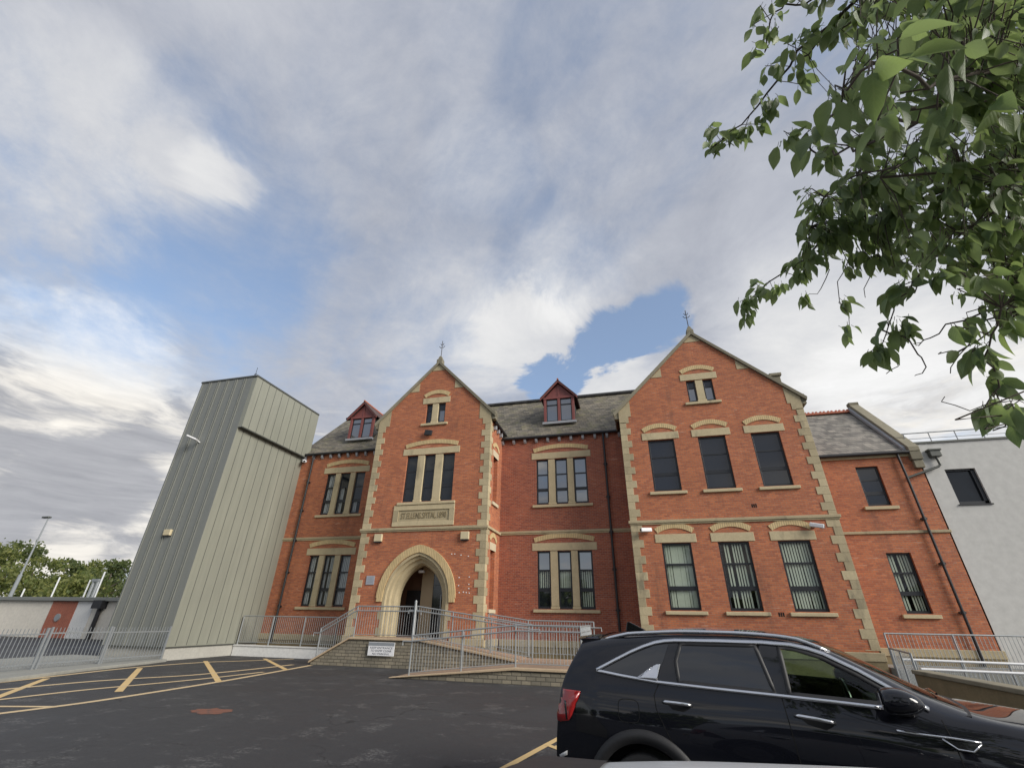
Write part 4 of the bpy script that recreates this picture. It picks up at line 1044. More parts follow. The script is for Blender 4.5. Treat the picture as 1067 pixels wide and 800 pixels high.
def far_tree(x, y, h, w, seed, mat, label, nleaf=2600):
    rr = random.Random(seed); t = thing('tree', (x, y, 0), label, 'tree', None if y < 0 else 'trees beyond the flat roofed building')
    m = MB(); m.tube([(x, y, 0), (x + rr.uniform(-.2, .2), y, h * .35), (x + rr.uniform(-.4, .4), y, h * .8)], .28, 8, r1=.05)
    for i in range(6):
        a = rr.uniform(0, 6.28); z = h * rr.uniform(.3, .6); m.tube([(x, y, z), (x + math.cos(a) * w * .35, y + math.sin(a) * w * .35, z + h * .18)], .10, 6, r1=.03)
    m.build('trunk', 'bark', t, smooth=True)
    lobes = []
    for i in range(16):
        a = rr.uniform(0, 6.28); zz = rr.uniform(.24, .93); k = math.sin(math.pi * min(1, (zz - .12) / .9)) ** .7
        r_ = w * .42 * k * rr.uniform(.35, 1.0); lobes.append((x + math.cos(a) * r_, y + math.sin(a) * r_, h * zz, w * rr.uniform(.16, .30) * (1.15 - .5 * zz)))
    lobes.append((x, y, h * .93, w * .12))
    c = MB()
    for i in range(nleaf):
        lx, ly, lz, lr = rr.choice(lobes); d = Vector((rr.gauss(0, 1), rr.gauss(0, 1), rr.gauss(0, 1))).normalized(); rad = lr * rr.uniform(.35, 1.08)
        p = Vector((lx, ly, lz)) + d * rad; p.z = lz + d.z * rad * .8
        s_ = rr.uniform(.14, .30); u = Vector((rr.gauss(0, 1), rr.gauss(0, 1), rr.gauss(0, .6))).normalized(); v = u.orthogonal().normalized()
        v = Matrix.Rotation(rr.uniform(0, 6.28), 3, u) @ v; w2 = u.cross(v)
        c.add([p - v * s_, p - w2 * s_ * .6 + u * s_ * .2, p + v * s_, p + w2 * s_ * .6 + u * s_ * .2], [(0, 1, 2, 3)])
    c.build('crown', mat, t, recalc=False)
TS = [(-4, 566, 46, 9.5, 'far_leaf', 'leftmost broad mid green tree at the edge of the view beyond the flat roof'), (21, 563, 50, 8.0, 'far_leaf_dark', 'tall pointed tree just right of the leftmost one, behind the lamp post'), (44, 580, 45, 7.5, 'far_leaf', 'yellowish green tree right of the lamp post foot'), (73, 583, 52, 7, 'far_leaf_dark', 'dark tree with narrow top in the middle of the row'), (62, 600, 44, 6.5, 'far_leaf', 'low olive tree in front of the dark narrow one'), (103, 585, 50, 8, 'far_leaf', 'rounded tree just left of the clad tower'), (122, 584, 47, 7, 'far_leaf_dark', 'last tree of the row, touching the clad tower'), (88, 600, 43, 7, 'far_leaf', 'low bushy tree behind the roof flue')]
for i, (px, py, Y, w, mt, lab) in enumerate(TS):
    q = on_y(px, py, Y); far_tree(q.x, Y, q.z, w * 1.15, 40 + i, mt, lab)

far_tree(3.4, -9.5, 12.5, 6.5, 77, 'far_leaf_dark', 'tall tree across the car park mirrored in the rear door window of the black car', 2200)
wd = MB(); rr = random.Random(9)
for i in range(9):
    x = -34 + i * 8.5 + rr.uniform(-2, 2); y = rr.uniform(-34, -24); h = rr.uniform(4.5, 7.5); w = rr.uniform(3, 4.5)
    wd.tube([(x, y, 0), (x, y, h * .7)], .25, 6, r1=.08)
    for k in range(700):
        d = Vector((rr.gauss(0, 1), rr.gauss(0, 1), rr.gauss(0, 1))).normalized() * rr.uniform(.5, 1.05); p = Vector((x + d.x * w, y + d.y * w, h * .58 + d.z * h * .42))
        u = Vector((rr.gauss(0, 1), rr.gauss(0, 1), rr.gauss(0, 1))).normalized() * rr.uniform(.3, .7); v = u.orthogonal().normalized() * .45
        wd.add([p - u, p - v, p + u, p + v], [(0, 1, 2, 3)])
o = wd.build('woodland', 'far_leaf_dark', recalc=False); tag(o, 'dark leafy trees mirrored in the windows and car paint', 'woodland', kind='stuff')
# ------------------------------------------------------------------ cars
def lerp_tab(tab, x):
    return float(np.interp(x, [a for a, b in tab], [b for a, b in tab]))
# per line along the body: (half width table, height table, rear end, front end)
LINES = [
    ([(0, 0), (5, 0)], [(0, .30), (.6, .24), (4.2, .24), (4.81, .30)], .16, 4.66),
    ([(0, .74), (.6, .80), (4.2, .80), (4.81, .72)], [(0, .31), (.6, .25), (4.2, .25), (4.81, .30)], .14, 4.68),
    ([(0, .82), (.6, .89), (4.2, .89), (4.81, .80)], [(0, .44), (.6, .38), (4.2, .38), (4.81, .42)], .12, 4.77),
    ([(0, .86), (.6, .935), (4.2, .935), (4.81, .84)], [(0, .62), (4.81, .60)], .10, 4.81),
    ([(0, .86), (.6, .95), (1.1, .955), (2.2, .938), (3.4, .945), (4.2, .945), (4.81, .82)], [(0, .88), (4.2, .80), (4.81, .76)], .13, 4.80),
    ([(0, .84), (.6, .932), (2.2, .922), (3.4, .928), (4.2, .91), (4.81, .78)], [(0, 1.08), (1.2, 1.06), (3.3, 1.01), (4.2, .95), (4.81, .86)], .15, 4.76),
    ([(0, .80), (.6, .872), (1.2, .88), (3.3, .875), (3.6, .88), (4.2, .86), (4.81, .72)], [(0, 1.25), (.64, 1.285), (1.22, 1.235), (2.24, 1.20), (2.85, 1.17), (3.24, 1.14), (3.54, 1.115), (4.2, 1.03), (4.81, .90)], .20, 4.70),
    ([(.3, .66), (.7, .735), (1.4, .765), (2.2, .765), (2.85, .775), (3.2, .83), (3.6, .82), (4.2, .76), (4.81, .62)], [(.3, 1.50), (.44, 1.53), (.68, 1.555), (1.42, 1.60), (2.0, 1.60), (2.40, 1.585), (2.63, 1.53), (2.85, 1.43), (3.1, 1.265), (3.28, 1.16), (3.6, 1.135), (4.2, 1.065), (4.81, .93)], .36, 4.62),
    ([(.3, .58), (.7, .63), (1.4, .66), (2.2, .65), (2.7, .63), (3.2, .68), (3.6, .70), (4.2, .62), (4.81, .50)], [(.3, 1.545), (.44, 1.57), (.9, 1.62), (1.5, 1.65), (2.0, 1.652), (2.35, 1.632), (2.67, 1.57), (3.0, 1.405), (3.3, 1.24), (3.58, 1.155), (4.2, 1.09), (4.81, .95)], .34, 4.58),
    ([(.3, .32), (4.81, .30)], [(.3, 1.57), (.44, 1.59), (.9, 1.645), (1.5, 1.675), (2.0, 1.68), (2.35, 1.66), (2.67, 1.605), (3.0, 1.45), (3.3, 1.285), (3.58, 1.165), (4.2, 1.115), (4.81, .97)], .33, 4.56),
    ([(0, 0), (5, 0)], [(.3, 1.575), (.44, 1.60), (.9, 1.655), (1.5, 1.685), (2.0, 1.69), (2.4, 1.668), (2.7, 1.61), (3.0, 1.47), (3.3, 1.31), (3.58, 1.175), (4.2, 1.125), (4.81, .98)], .33, 4.55)]
def car_surface():
    ts = [0, .02, .045, .075, .10, .125, .155, .19, .225, .26, .30, .345, .39, .435, .48, .515, .55, .585, .62, .655, .69, .725, .76, .80, .84, .88, .92, .95, .975, .99, 1.0]
    rows = []
    for j, t in enumerate(ts):
        row = []
        for wt, zt, l0, l1 in LINES:
            l = l0 + (l1 - l0) * t
            w = lerp_tab(wt, l); z = lerp_tab(zt, l)
            row.append([l, w, z])
        rows.append(row)
    # round the rear and front corners in plan and close them
    def cap(row, dl):
        out = []
        for f, d in ((0.0, 0.0), (.45, .012), (.78, .045)):
            out.append([[q[0] + dl * d * 2 * (1 if True else 1), q[1] * f, q[2]] for q in row])
        return out
    rear = [[[q[0], q[1], q[2]] for q in rows[0]]]
    for q in rows[0]: q[0] += .12; 
    for q in rows[0]: q[1] *= .985
    r0 = cap(rear[0], 1.0)
    front = [[q[0], q[1], q[2]] for q in rows[-1]]
    for q in rows[-1]: q[0] -= .12
    f0 = [[[q[0] - .0 - (.09 * k), q[1] * f, q[2]] for q in front] for f, k in ((.78, .45), (.45, .12), (0.0, 0.0))]
    rows = r0 + rows + f0
    # mirrored rings
    K = len(LINES); v = []; f = []
    for row in rows:
        for k in range(K): v.append((row[k][0], -row[k][1], row[k][2]))
        for k in range(K - 2, 0, -1): v.append((row[k][0], row[k][1], row[k][2]))
    N = 2 * K - 2
    for i in range(len(rows) - 1):
        for k in range(N): f.append((i * N + k, i * N + (k + 1) % N, (i + 1) * N + (k + 1) % N, (i + 1) * N + k))
    me = bpy.data.meshes.new('car_cage'); me.from_pydata(v, [], f)
    bm = bmesh.new(); bm.from_mesh(me); bmesh.ops.remove_doubles(bm, verts=bm.verts, dist=1e-5); bmesh.ops.recalc_face_normals(bm, faces=bm.faces); bm.to_mesh(me); bm.free()
    ob = bpy.data.objects.new('car_cage', me); COL.objects.link(ob); md = ob.modifiers.new('s', 'SUBSURF'); md.levels = 3
    bpy.context.view_layer.update()
    dense = bpy.data.meshes.new_from_object(ob.evaluated_get(bpy.context.evaluated_depsgraph_get()))
    bpy.data.objects.remove(ob); bpy.data.meshes.remove(me)
    return dense
def inside(poly, x, y):
    c = False; n = len(poly); j = n - 1
    for i in range(n):
        xi, yi = poly[i]; xj, yj = poly[j]
        if (yi > y) != (yj > y) and x < (xj - xi) * (y - yi) / (yj - yi) + xi: c = not c
        j = i
    return c
DLO = [(.655, 1.312), (1.0, 1.475), (1.23, 1.558), (1.42, 1.578), (2.18, 1.583), (2.40, 1.570), (2.63, 1.515), (2.85, 1.405), (3.06, 1.275), (3.235, 1.165), (2.85, 1.185), (2.24, 1.21), (1.22, 1.25)]
G_QUARTER = [(.71, 1.318), (1.0, 1.452), (1.22, 1.535), (1.36, 1.553), (1.30, 1.42), (1.22, 1.268)]
G_REAR = [(1.47, 1.562), (2.11, 1.567), (2.15, 1.40), (2.19, 1.225), (1.42, 1.258), (1.41, 1.42)]
G_FRONT = [(2.30, 1.562), (2.42, 1.552), (2.62, 1.495), (2.82, 1.392), (3.0, 1.28), (3.14, 1.185), (2.85, 1.20), (2.30, 1.222)]
WSH = [(2.70, -.56), (3.46, -.62), (3.46, .62), (2.70, .56)]
WHEELS = (1.05, 3.865)

def car(name, label, group, loc, yaw, sc, paint, detail=True):
    T = thing(name, loc, label, 'car', group, rz=yaw)
    T.scale = sc
    dense = car_surface()
    bm = bmesh.new(); bm.from_mesh(dense); bm.faces.ensure_lookup_table()
    bvh = BVHTree.FromBMesh(bm)
    def side(l, z, sg, off=0.0):
        hit = bvh.ray_cast(Vector((l, sg * 3, z)), Vector((0, -sg, 0)))
        y = hit[0].y if hit[0] else sg * .9
        nrm = hit[1] if hit[0] else Vector((0, sg, 0))
        if nrm.y * sg < 0: nrm = -nrm
        return Vector((l, y, z)) + nrm * off
    def top(l, w, off=0.0):
        hit = bvh.ray_cast(Vector((l, w, 4)), Vector((0, 0, -1)))
        if not hit[0]: return Vector((l, w, 1))
        n_ = hit[1] if hit[1].z > 0 else -hit[1]
        return hit[0] + n_ * off
    # body: openings for glass and wheels
    kill = []
    for f in bm.faces:
        c = f.calc_center_median(); ac = abs(c.y)
        if ac > .45 and inside(G_FRONT, c.x, c.z) and c.z > 1.1: kill.append(f)
        elif ac > .45 and inside(G_REAR, c.x, c.z): kill.append(f)
        elif f.normal.z > .25 and inside(WSH, c.x, c.y) and c.z > 1.15: kill.append(f)
        elif ac > .55 and c.z < 1.0 and any((c.x - w) ** 2 + (c.z - .375) ** 2 < .43 ** 2 for w in WHEELS): kill.append(f)
    bmesh.ops.delete(bm, geom=kill, context='FACES')
    body = bpy.data.meshes.new('body'); bm.to_mesh(body); bm.free()
    for p in body.polygons: p.use_smooth = True
    body.materials.clear(); body.materials.append(MATS[paint])
    bo = bpy.data.objects.new('body', body); COL.objects.link(bo); bo.parent = T
    def patch(poly, off, mat, nm, parent, sgs=(-1, 1), step=.06, thick=.0):
        outs = []
        for sg in sgs:
            b2 = bmesh.new(); vs = [b2.verts.new((l, 0, z)) for l, z in poly]; f0 = b2.faces.new(vs)
            bmesh.ops.triangulate(b2, faces=[f0])
            ls = [p[0] for p in poly]; zs = [p[1] for p in poly]
            x = min(ls) + step
            while x < max(ls): bmesh.ops.bisect_plane(b2, geom=b2.verts[:] + b2.edges[:] + b2.faces[:], plane_co=(x, 0, 0), plane_no=(1, 0, 0)); x += step
            z = min(zs) + step
            while z < max(zs): bmesh.ops.bisect_plane(b2, geom=b2.verts[:] + b2.edges[:] + b2.faces[:], plane_co=(0, 0, z), plane_no=(0, 0, 1)); z += step
            for v in b2.verts: v.co = side(v.co.x, v.co.z, sg, off)
            bmesh.ops.recalc_face_normals(b2, faces=b2.faces)
            me = bpy.data.meshes.new(nm); b2.to_mesh(me); b2.free()
            for p in me.polygons:
                p.use_smooth = True
            if sum(p.normal.y for p in me.polygons) * sg < 0: me.flip_normals()
            me.materials.append(MATS[mat]); o = bpy.data.objects.new(nm, me); COL.objects.link(o); o.parent = parent
            if thick: md = o.modifiers.new('solid', 'SOLIDIFY'); md.thickness = thick; md.offset = 0
            outs.append(o)
        return outs
    def strip(pts, width, off, mat, nm, parent, sgs=(-1, 1), thick=.01, closed=False):
        """band along a line on the flank"""
        P = [Vector(p) for p in pts]; D = []
        for a, b in zip(P, P[1:] + ([P[0]] if closed else [])):
            n = max(1, int((b - a).length / .05)); D += [a.lerp(b, i / n) for i in range(n)]
        if not closed: D.append(P[-1])
        outs = []
        for sg in sgs:
            v = []; m_ = len(D)
            for i, q in enumerate(D):
                t = (D[(i + 1) % m_ if closed else min(i + 1, m_ - 1)] - D[(i - 1) % m_ if closed else max(i - 1, 0)]).normalized(); nn = Vector((-t.y, t.x)) * width / 2
                v += [side(q.x - nn.x, q.y - nn.y, sg, off), side(q.x + nn.x, q.y + nn.y, sg, off)]
            fs = [(2 * i, 2 * i + 1, 2 * ((i + 1) % m_) + 1, 2 * ((i + 1) % m_)) for i in range(m_ if closed else m_ - 1)]
            me = bpy.data.meshes.new(nm); me.from_pydata(v, [], fs); me.update()
            if sum(p.normal.y for p in me.polygons) * sg < 0: me.flip_normals()
            for p in me.polygons: p.use_smooth = True
            me.materials.append(MATS[mat]); o = bpy.data.objects.new(nm, me); COL.objects.link(o); o.parent = parent
            if thick: md = o.modifiers.new('solid', 'SOLIDIFY'); md.thickness = thick; md.offset = 0
            outs.append(o)
        return outs
    # glass
    patch([(.66, 1.314), (1.0, 1.472), (1.23, 1.555), (1.42, 1.575), (1.47, 1.575), (1.42, 1.42), (1.43, 1.245), (1.22, 1.252)], .003, 'piano_black', 'pillar_trim', T)
    patch([(2.10, 1.58), (2.31, 1.578), (2.31, 1.21), (2.18, 1.215), (2.14, 1.40)], .004, 'piano_black', 'pillar_trim', T)
    patch(G_QUARTER, .006, 'car_glass_dark', 'window', T)
    patch(G_REAR, .006, 'car_glass_dark', 'window', T); patch(G_FRONT, .003, 'car_clear', 'window', T)
    strip(G_REAR, .035, .007, 'cladding_plastic', 'window_seal', T, closed=True, thick=.006)
    strip(G_FRONT, .040, .006, 'cladding_plastic', 'window_seal', T, closed=True, thick=.006)
    # windscreen
    v = []; n1, n2 = 12, 12
    for i in range(n1 + 1):
        l = 2.66 + (3.50 - 2.66) * i / n1
        for j in range(n2 + 1): v.append(top(l, (-.60 + 1.2 * j / n2) * (.95 + .08 * i / n1), .004))
    m = MB(); m.add(v, [(i * (n2 + 1) + j, i * (n2 + 1) + j + 1, (i + 1) * (n2 + 1) + j + 1, (i + 1) * (n2 + 1) + j) for i in range(n1) for j in range(n2)])
    m.build('windscreen', 'car_clear', T, smooth=True, local=True, recalc=False)
    def fix(o): return o
    def local(mb, nm, mat, parent=None, **k):
        o = mb.build(nm, mat, parent or T, local=True, **k); return o
    # wheels, arches
    for w in WHEELS:
        for sg in (-1, 1):
            m = MB(); m.tube([(w, sg * .70, .36), (w, sg * .93, .36)], .36, 40); wh = local(m, 'wheel', 'tyre', bevel=.03)
            m = MB(); m.tube([(w, sg * .90, .36), (w, sg * .937, .36)], .25, 32)
            for s_ in range(10):
                a = s_ * math.pi / 5; m.bar((w + .05 * math.cos(a), sg * .938, .36 + .05 * math.sin(a)), (w + .24 * math.cos(a), sg * .938, .36 + .24 * math.sin(a)), .035, .02)
            local(m, 'rim', 'rim', wh)
            m = MB(); m.tube([(w, sg * .45, .375), (w, sg * .62, .375)], .45, 32); local(m, 'wheel_house', 'dark_void')
            arc = [(w + .47 * math.cos(a), .375 + .47 * math.sin(a)) for a in np.linspace(-.15, math.pi + .15, 34)]
            strip(arc, .10, .012, 'cladding_plastic', 'arch_trim', T, sgs=(sg,), thick=.03)
    patch([(1.58, .26), (3.34, .26), (3.34, .40), (1.58, .40)], .012, 'cladding_plastic', 'sill_trim', T, thick=.02)
    # roof rails
    if detail:
        for sg in (-1, 1):
            ls = np.linspace(.72, 2.70, 26); pts = []
            for i, l in enumerate(ls):
                e = min(1, min(i, 25 - i) / 3); q = top(l, sg * .655, -.004 + .030 * e); pts.append(q)
            m = MB(); m.tube(pts, .018, 8); local(m, 'roof_rail', 'chrome', smooth=True)
        m = MB(); q = top(.95, 0, 0); m.prism([(.80, q.z - .01), (1.05, q.z - .005), (.86, q.z + .085), (.82, q.z + .085)], -.02, .02, lambda u, v_, d: (u, d, v_)); local(m, 'aerial_fin', 'piano_black', bevel=.008)
    # spoiler over the tailgate
    m = MB(); sp = []
    for y in np.linspace(-.66, .66, 15):
        a = top(.66, y, .006); sp.append((a, Vector((.33 + .10 * (abs(y) / .66) ** 3, y * .99, 1.588 - .012 * (y / .66) ** 2)), Vector((.50, y * .985, 1.525))))
    m.add([q for r in sp for q in r], [(3 * i + a, 3 * i + b, 3 * i + 3 + b, 3 * i + 3 + a) for i in range(14) for a, b in ((0, 1), (1, 2))] + [(0, 1, 2), (42, 43, 44)])
    local(m, 'spoiler', 'cladding_plastic' if not detail else paint, smooth=False)
    # chrome
    up_line = [(.655, 1.312), (.82, 1.392), (1.0, 1.475), (1.12, 1.522), (1.23, 1.556), (1.32, 1.572), (1.42, 1.58), (1.8, 1.586), (2.18, 1.585), (2.40, 1.572), (2.52, 1.548), (2.63, 1.515), (2.85, 1.405), (3.06, 1.275), (3.22, 1.178)]
    low_line = [(.655, 1.308), (.9, 1.278), (1.22, 1.247), (1.7, 1.226), (2.24, 1.207), (2.6, 1.192), (2.92, 1.176)]
    strip(up_line, .024, .012, 'chrome', 'window_chrome', T, thick=.014)
    strip(low_line, .024, .012, 'chrome', 'window_chrome', T, thick=.014)
    patch([(1.04, 1.268), (1.12, 1.305), (1.20, 1.368), (1.235, 1.382), (1.27, 1.384), (1.225, 1.255)], .016, 'chrome', 'quarter_fin', T, step=.025, thick=.008)
    # shut lines
    for ln in ([(1.43, 1.59), (1.36, 1.42), (1.24, 1.24), (1.19, 1.15), (1.20, 1.05), (1.30, .84), (1.48, .66), (1.56, .42)], [(2.205, 1.59), (2.21, 1.4), (2.235, 1.2), (2.25, 1.0), (2.27, .70), (2.27, .40)], [(3.27, 1.13), (3.285, 1.0), (3.30, .7), (3.26, .42)]):
        strip(ln, .007, .0025, 'shut_line', 'door_gap', T, thick=0)
    cx, cz, rx, rz_ = .95, 1.02, .095, .085
    fl = []
    for k in range(28):
        a = k / 28 * 2 * math.pi; ca, sa = math.cos(a), math.sin(a); e = .5
        fl.append((cx + rx * math.copysign(abs(ca) ** e, ca), cz + rz_ * math.copysign(abs(sa) ** e, sa)))
    strip(fl, .006, .0025, 'shut_line', 'fuel_flap_gap', T, sgs=(-1,), closed=True, thick=0)
    # handles
    for (l0, z0), (l1, z1) in (((1.265, 1.105), (1.505, 1.095)), ((2.30, 1.085), (2.57, 1.058))):
        for sg in (-1, 1):
            rec = [(l0 + .06, z0 + .02), (l1 - .04, z1 + .02), (l1 - .01, z1 - .02), (l1 - .07, z1 - .05), (l0 + .08, z0 - .05), (l0 + .03, z0 - .01)]
            patch(rec, .003, 'dark_void', 'handle_recess', T, sgs=(sg,))
            pts = [side(l0 + (l1 - l0) * u, z0 + (z1 - z0) * u, sg, o_) for u, o_ in ((0, .012), (.12, .035), (.5, .045), (.88, .035), (1, .012))]
            m = MB(); m.tube(pts, .015, 8); local(m, 'handle', 'chrome', smooth=True)
    # tail lamp, fender dagger, reflectors
    for sg in (-1, 1):
        patch([(.25, 1.14), (.49, 1.135), (.42, 1.09), (.365, 1.065), (.375, .90), (.28, .882), (.25, .89)], .010, 'lamp_red', 'tail_lamp', T, sgs=(sg,), thick=.015)
        patch([(.345, 1.05), (.36, .905), (.345, .905), (.325, 1.05)], .020, 'piano_black', 'lamp_divider', T, sgs=(sg,), thick=.006)
        patch([(.44, 1.08), (.52, 1.06), (.74, .86), (.74, .80), (.44, .83)], .003, 'piano_black', 'lamp_smoked_panel', T, sgs=(sg,))
        patch([(.26, .63), (.34, .67), (.34, .64), (.27, .60)], .012, 'lamp_clear', 'reflector', T, sgs=(sg,), thick=.01)
    strip([(2.96, 1.045), (3.08, 1.035), (3.28, 1.028), (3.44, 1.016)], .012, .012, 'chrome', 'fender_trim', T, thick=.016)
    strip([(3.22, 1.02), (3.29, .968), (3.375, .962), (3.435, 1.008)], .009, .012, 'chrome', 'fender_trim', T, thick=.016)
    patch([(3.22, 1.015), (3.295, .962), (3.38, .958), (3.44, 1.01)], .006, 'piano_black', 'fender_vent', T)
    # grille and headlamps for the front
    for sg in (-1, 1):
        patch([(4.42, .90), (4.62, .84), (4.68, .72), (4.50, .76)], .008, 'lamp_clear', 'headlight', T, sgs=(sg,), thick=.01)
    m = MB(); m.box(4.72, 4.82, -.55, .55, .55, .82); local(m, 'grille', 'piano_black', bevel=.03)
    m = MB(); m.box(.02, .05, -.26, .26, .70, .81); local(m, 'number_plate', 'buff_plastic', bevel=.004)
    # mirrors
    for sg in (-1, 1):
        b = side(3.06, 1.20, sg).y
        m = MB(); rows = []
        for i, (l, s0, s1, z0, z1) in enumerate(((2.90, .09, .20, 1.215, 1.285), (2.905, .075, .245, 1.155, 1.318), (2.96, .07, .262, 1.145, 1.335), (3.04, .07, .262, 1.15, 1.335), (3.12, .08, .235, 1.165, 1.305), (3.17, .11, .18, 1.19, 1.26))):
            y0, y1 = b + sg * s0, b + sg * s1; ring = [(l, y0, z0 + .015), (l, y0 + (y1 - y0) * .5, z0), (l, y1, z0 + .035), (l, y1 + sg * .008, (z0 + z1) / 2), (l, y1, z1 - .03), (l, y0 + (y1 - y0) * .5, z1), (l, y0, z1 - .01)]
            rows += ring
        nr = 7; m.add(rows, [(i * nr + k, i * nr + (k + 1) % nr, (i + 1) * nr + (k + 1) % nr, (i + 1) * nr + k) for i in range(5) for k in range(nr)] + [tuple(range(nr)), tuple(range(5 * nr, 6 * nr))])
        mo = local(m, 'mirror', paint, smooth=True); md = mo.modifiers.new('s', 'SUBSURF'); md.levels = 2; md.render_levels = 2
        m = MB(); m.bar((3.10, b - sg * .01, 1.165), (3.04, b + sg * .12, 1.17), .10, .05); local(m, 'mirror_arm', 'piano_black', mo, bevel=.01)
        m = MB(); m.box(2.888, 2.894, min(b + sg * .095, b + sg * .215), max(b + sg * .095, b + sg * .215), 1.19, 1.295); local(m, 'mirror_glass', 'chrome', mo)
    # cabin
    m = MB(); m.box(.6, 3.35, -.72, .72, .45, 1.02); m.box(3.05, 3.40, -.70, .70, .9, 1.13); local(m, 'interior', 'dark_void', bevel=.03)
    for (l, y) in ((2.15, -.36), (2.15, .36), (1.25, -.4), (1.25, .4)):
        m = MB(); m.prism([(l - .05, 1.0), (l + .45, 1.0), (l + .45, 1.05), (l + .10, 1.05), (l - .06, 1.33), (l - .14, 1.33)], -.24, .24, lambda u, v_, d, y=y: (u, y + d, v_)); m.box(l - .17, l - .09, y - .13, y + .13, 1.36, 1.50)
        local(m, 'seat', 'seat_cloth', bevel=.03)
    m = MB(); m.tube([Vector((2.88 - .02 * math.sin(a), .37 + .17 * math.cos(a), 1.10 + .16 * math.sin(a))) for a in np.linspace(0, 2 * math.pi, 22)], .014, 6); local(m, 'steering_wheel', 'piano_black')
    # wiper and bonnet edge
    m = MB(); m.tube([top(3.52, .45, .01), top(3.46, .0, .022), top(3.40, -.42, .02)], .009, 5); local(m, 'wiper', 'piano_black')
    hl = []
    for w in np.linspace(-.80, .80, 17): hl.append(top(3.56 - .10 * (w / .8) ** 2 + .0, w, .003))
    m = MB(); m.add([p + Vector((d, 0, 0)) for p in hl for d in (-.05, .02)], [(2 * i, 2 * i + 1, 2 * i + 3, 2 * i + 2) for i in range(16)]); local(m, 'cowl', 'cladding_plastic', smooth=True)
    return T
CAR_YAW = R_(-10)
car('black_car', 'shiny black estate style car with silver roof rails and chrome window line', None, (-.97, 6.2, 0), CAR_YAW, (1, 1, 1), 'paint_black')

yw = R_(-5); dv = Vector((math.cos(yw), math.sin(yw), 0)); nv = Vector((-dv.y, dv.x, 0))
kx, ky, kz = .92, .93, .867
r_ = ray(622, 791.5); P = EYE + r_ * (1.72 / math.hypot(r_.x, r_.y))
loc = P - dv * (.62 * kx) - nv * (.60 * ky); loc.z = 0
car('silver_car', 'silver car roof crossing the bottom edge of the view before the black car', None, loc, yw, (kx, ky, kz), 'paint_silver', detail=False)
# ------------------------------------------------------------------ cherry tree overhanging from the right
CT = thing('cherry_tree', (5.6, 2.2, 0), 'leafy tree whose drooping branches hang in from the top right', 'tree')
tr = random.Random(11)
trunk_top = Vector((5.3, 2.3, 3.6))
m = MB(); m.tube([(5.6, 2.2, 0), (5.55, 2.25, 1.2), (5.35, 2.3, 2.6), (5.3, 2.3, 3.6), (5.0, 2.6, 5.2)], .20, 12, r1=.09); m.build('trunk', 'bark', CT, smooth=True)
limb_pts = []
def limb(pts, r0, r1, start=None):
    P = [Vector(p) for p in pts]
    if start is not None: P = [Vector(start)] + P
    # smooth the polyline
    Q = []
    for i in range(len(P) - 1):
        p0, p1, p2, p3 = P[max(i - 1, 0)], P[i], P[i + 1], P[min(i + 2, len(P) - 1)]
        n = max(3, int((p2 - p1).length / .07))
        for k in range(n):
            t = k / n; Q.append(.5 * ((2 * p1) + (p2 - p0) * t + (2 * p0 - 5 * p1 + 4 * p2 - p3) * t * t + (3 * p1 - p0 - 3 * p2 + p3) * t ** 3))
    Q.append(P[-1])
    Q = [q + Vector((tr.gauss(0, .008), tr.gauss(0, .008), tr.gauss(0, .008))) for q in Q]
    m = MB(); m.tube(Q, r0, 6, r1=r1); m.build('branch', 'bark', CT, smooth=True)
    limb_pts.extend(Q); return Q
A = lambda *q: at(*q)
base = trunk_top
L1 = limb([A(1130, -60, 3.6), A(1010, -60, 3.2), A(925, -25, 3.1), A(880, 12, 3.1), A(835, 52, 3.15), A(800, 98, 3.2), A(770, 130, 3.25), A(745, 152, 3.3)], .035, .003, base)
L2 = limb([A(985, -30, 2.7), A(930, 5, 2.8), A(868, 32, 2.95), A(832, 62, 3.0)], .012, .004, L1[20])
L3 = limb([A(1120, 110, 2.6), A(1040, 70, 2.1), A(975, 85, 1.75), A(925, 65, 1.6), A(890, 85, 1.7), A(865, 120, 1.9)], .016, .003, base)
L4 = limb([A(1140, 190, 3.2), A(1040, 190, 2.9), A(960, 205, 2.9), A(885, 235, 3.0), A(840, 268, 3.1), A(800, 292, 3.15), A(775, 318, 3.2)], .03, .003, base)
L5 = limb([A(1150, 240, 2.8), A(1060, 215, 2.5), A(1000, 245, 2.4), A(955, 290, 2.4), A(935, 325, 2.45), A(918, 362, 2.5)], .015, .002, base)
L6 = limb([A(1150, 310, 2.6), A(1075, 300, 2.3), A(1035, 335, 2.2), A(1030, 375, 2.2), A(1042, 405, 2.2), A(1040, 428, 2.25)], .011, .002, base)
L7 = limb([A(1120, 425, 2.3), A(1060, 415, 2.1), A(1012, 424, 2.1), A(978, 411, 2.15)], .004, .0015, L6[8])
L8 = limb([A(1090, 400, 2.15), A(1062, 432, 2.0), A(1042, 450, 2.05)], .006, .002, L6[6])
L9 = limb([A(990, 110, 2.1), A(950, 130, 2.0), A(905, 150, 2.1), A(865, 160, 2.4), A(840, 150, 2.5), A(824, 145, 2.55)], .012, .003, L3[25])
L10 = limb([A(1000, 180, 2.3), A(940, 175, 2.4), A(890, 185, 2.6), A(858, 205, 2.7), A(845, 235, 2.75)], .012, .003, L4[16])
L0 = limb([A(1000, -60, 3.1), A(935, -35, 3.1), A(880, -8, 3.15), A(838, 2, 3.2), A(812, 8, 3.25), A(800, 30, 3.3), A(797, 52, 3.3)], .014, .003, L1[16])
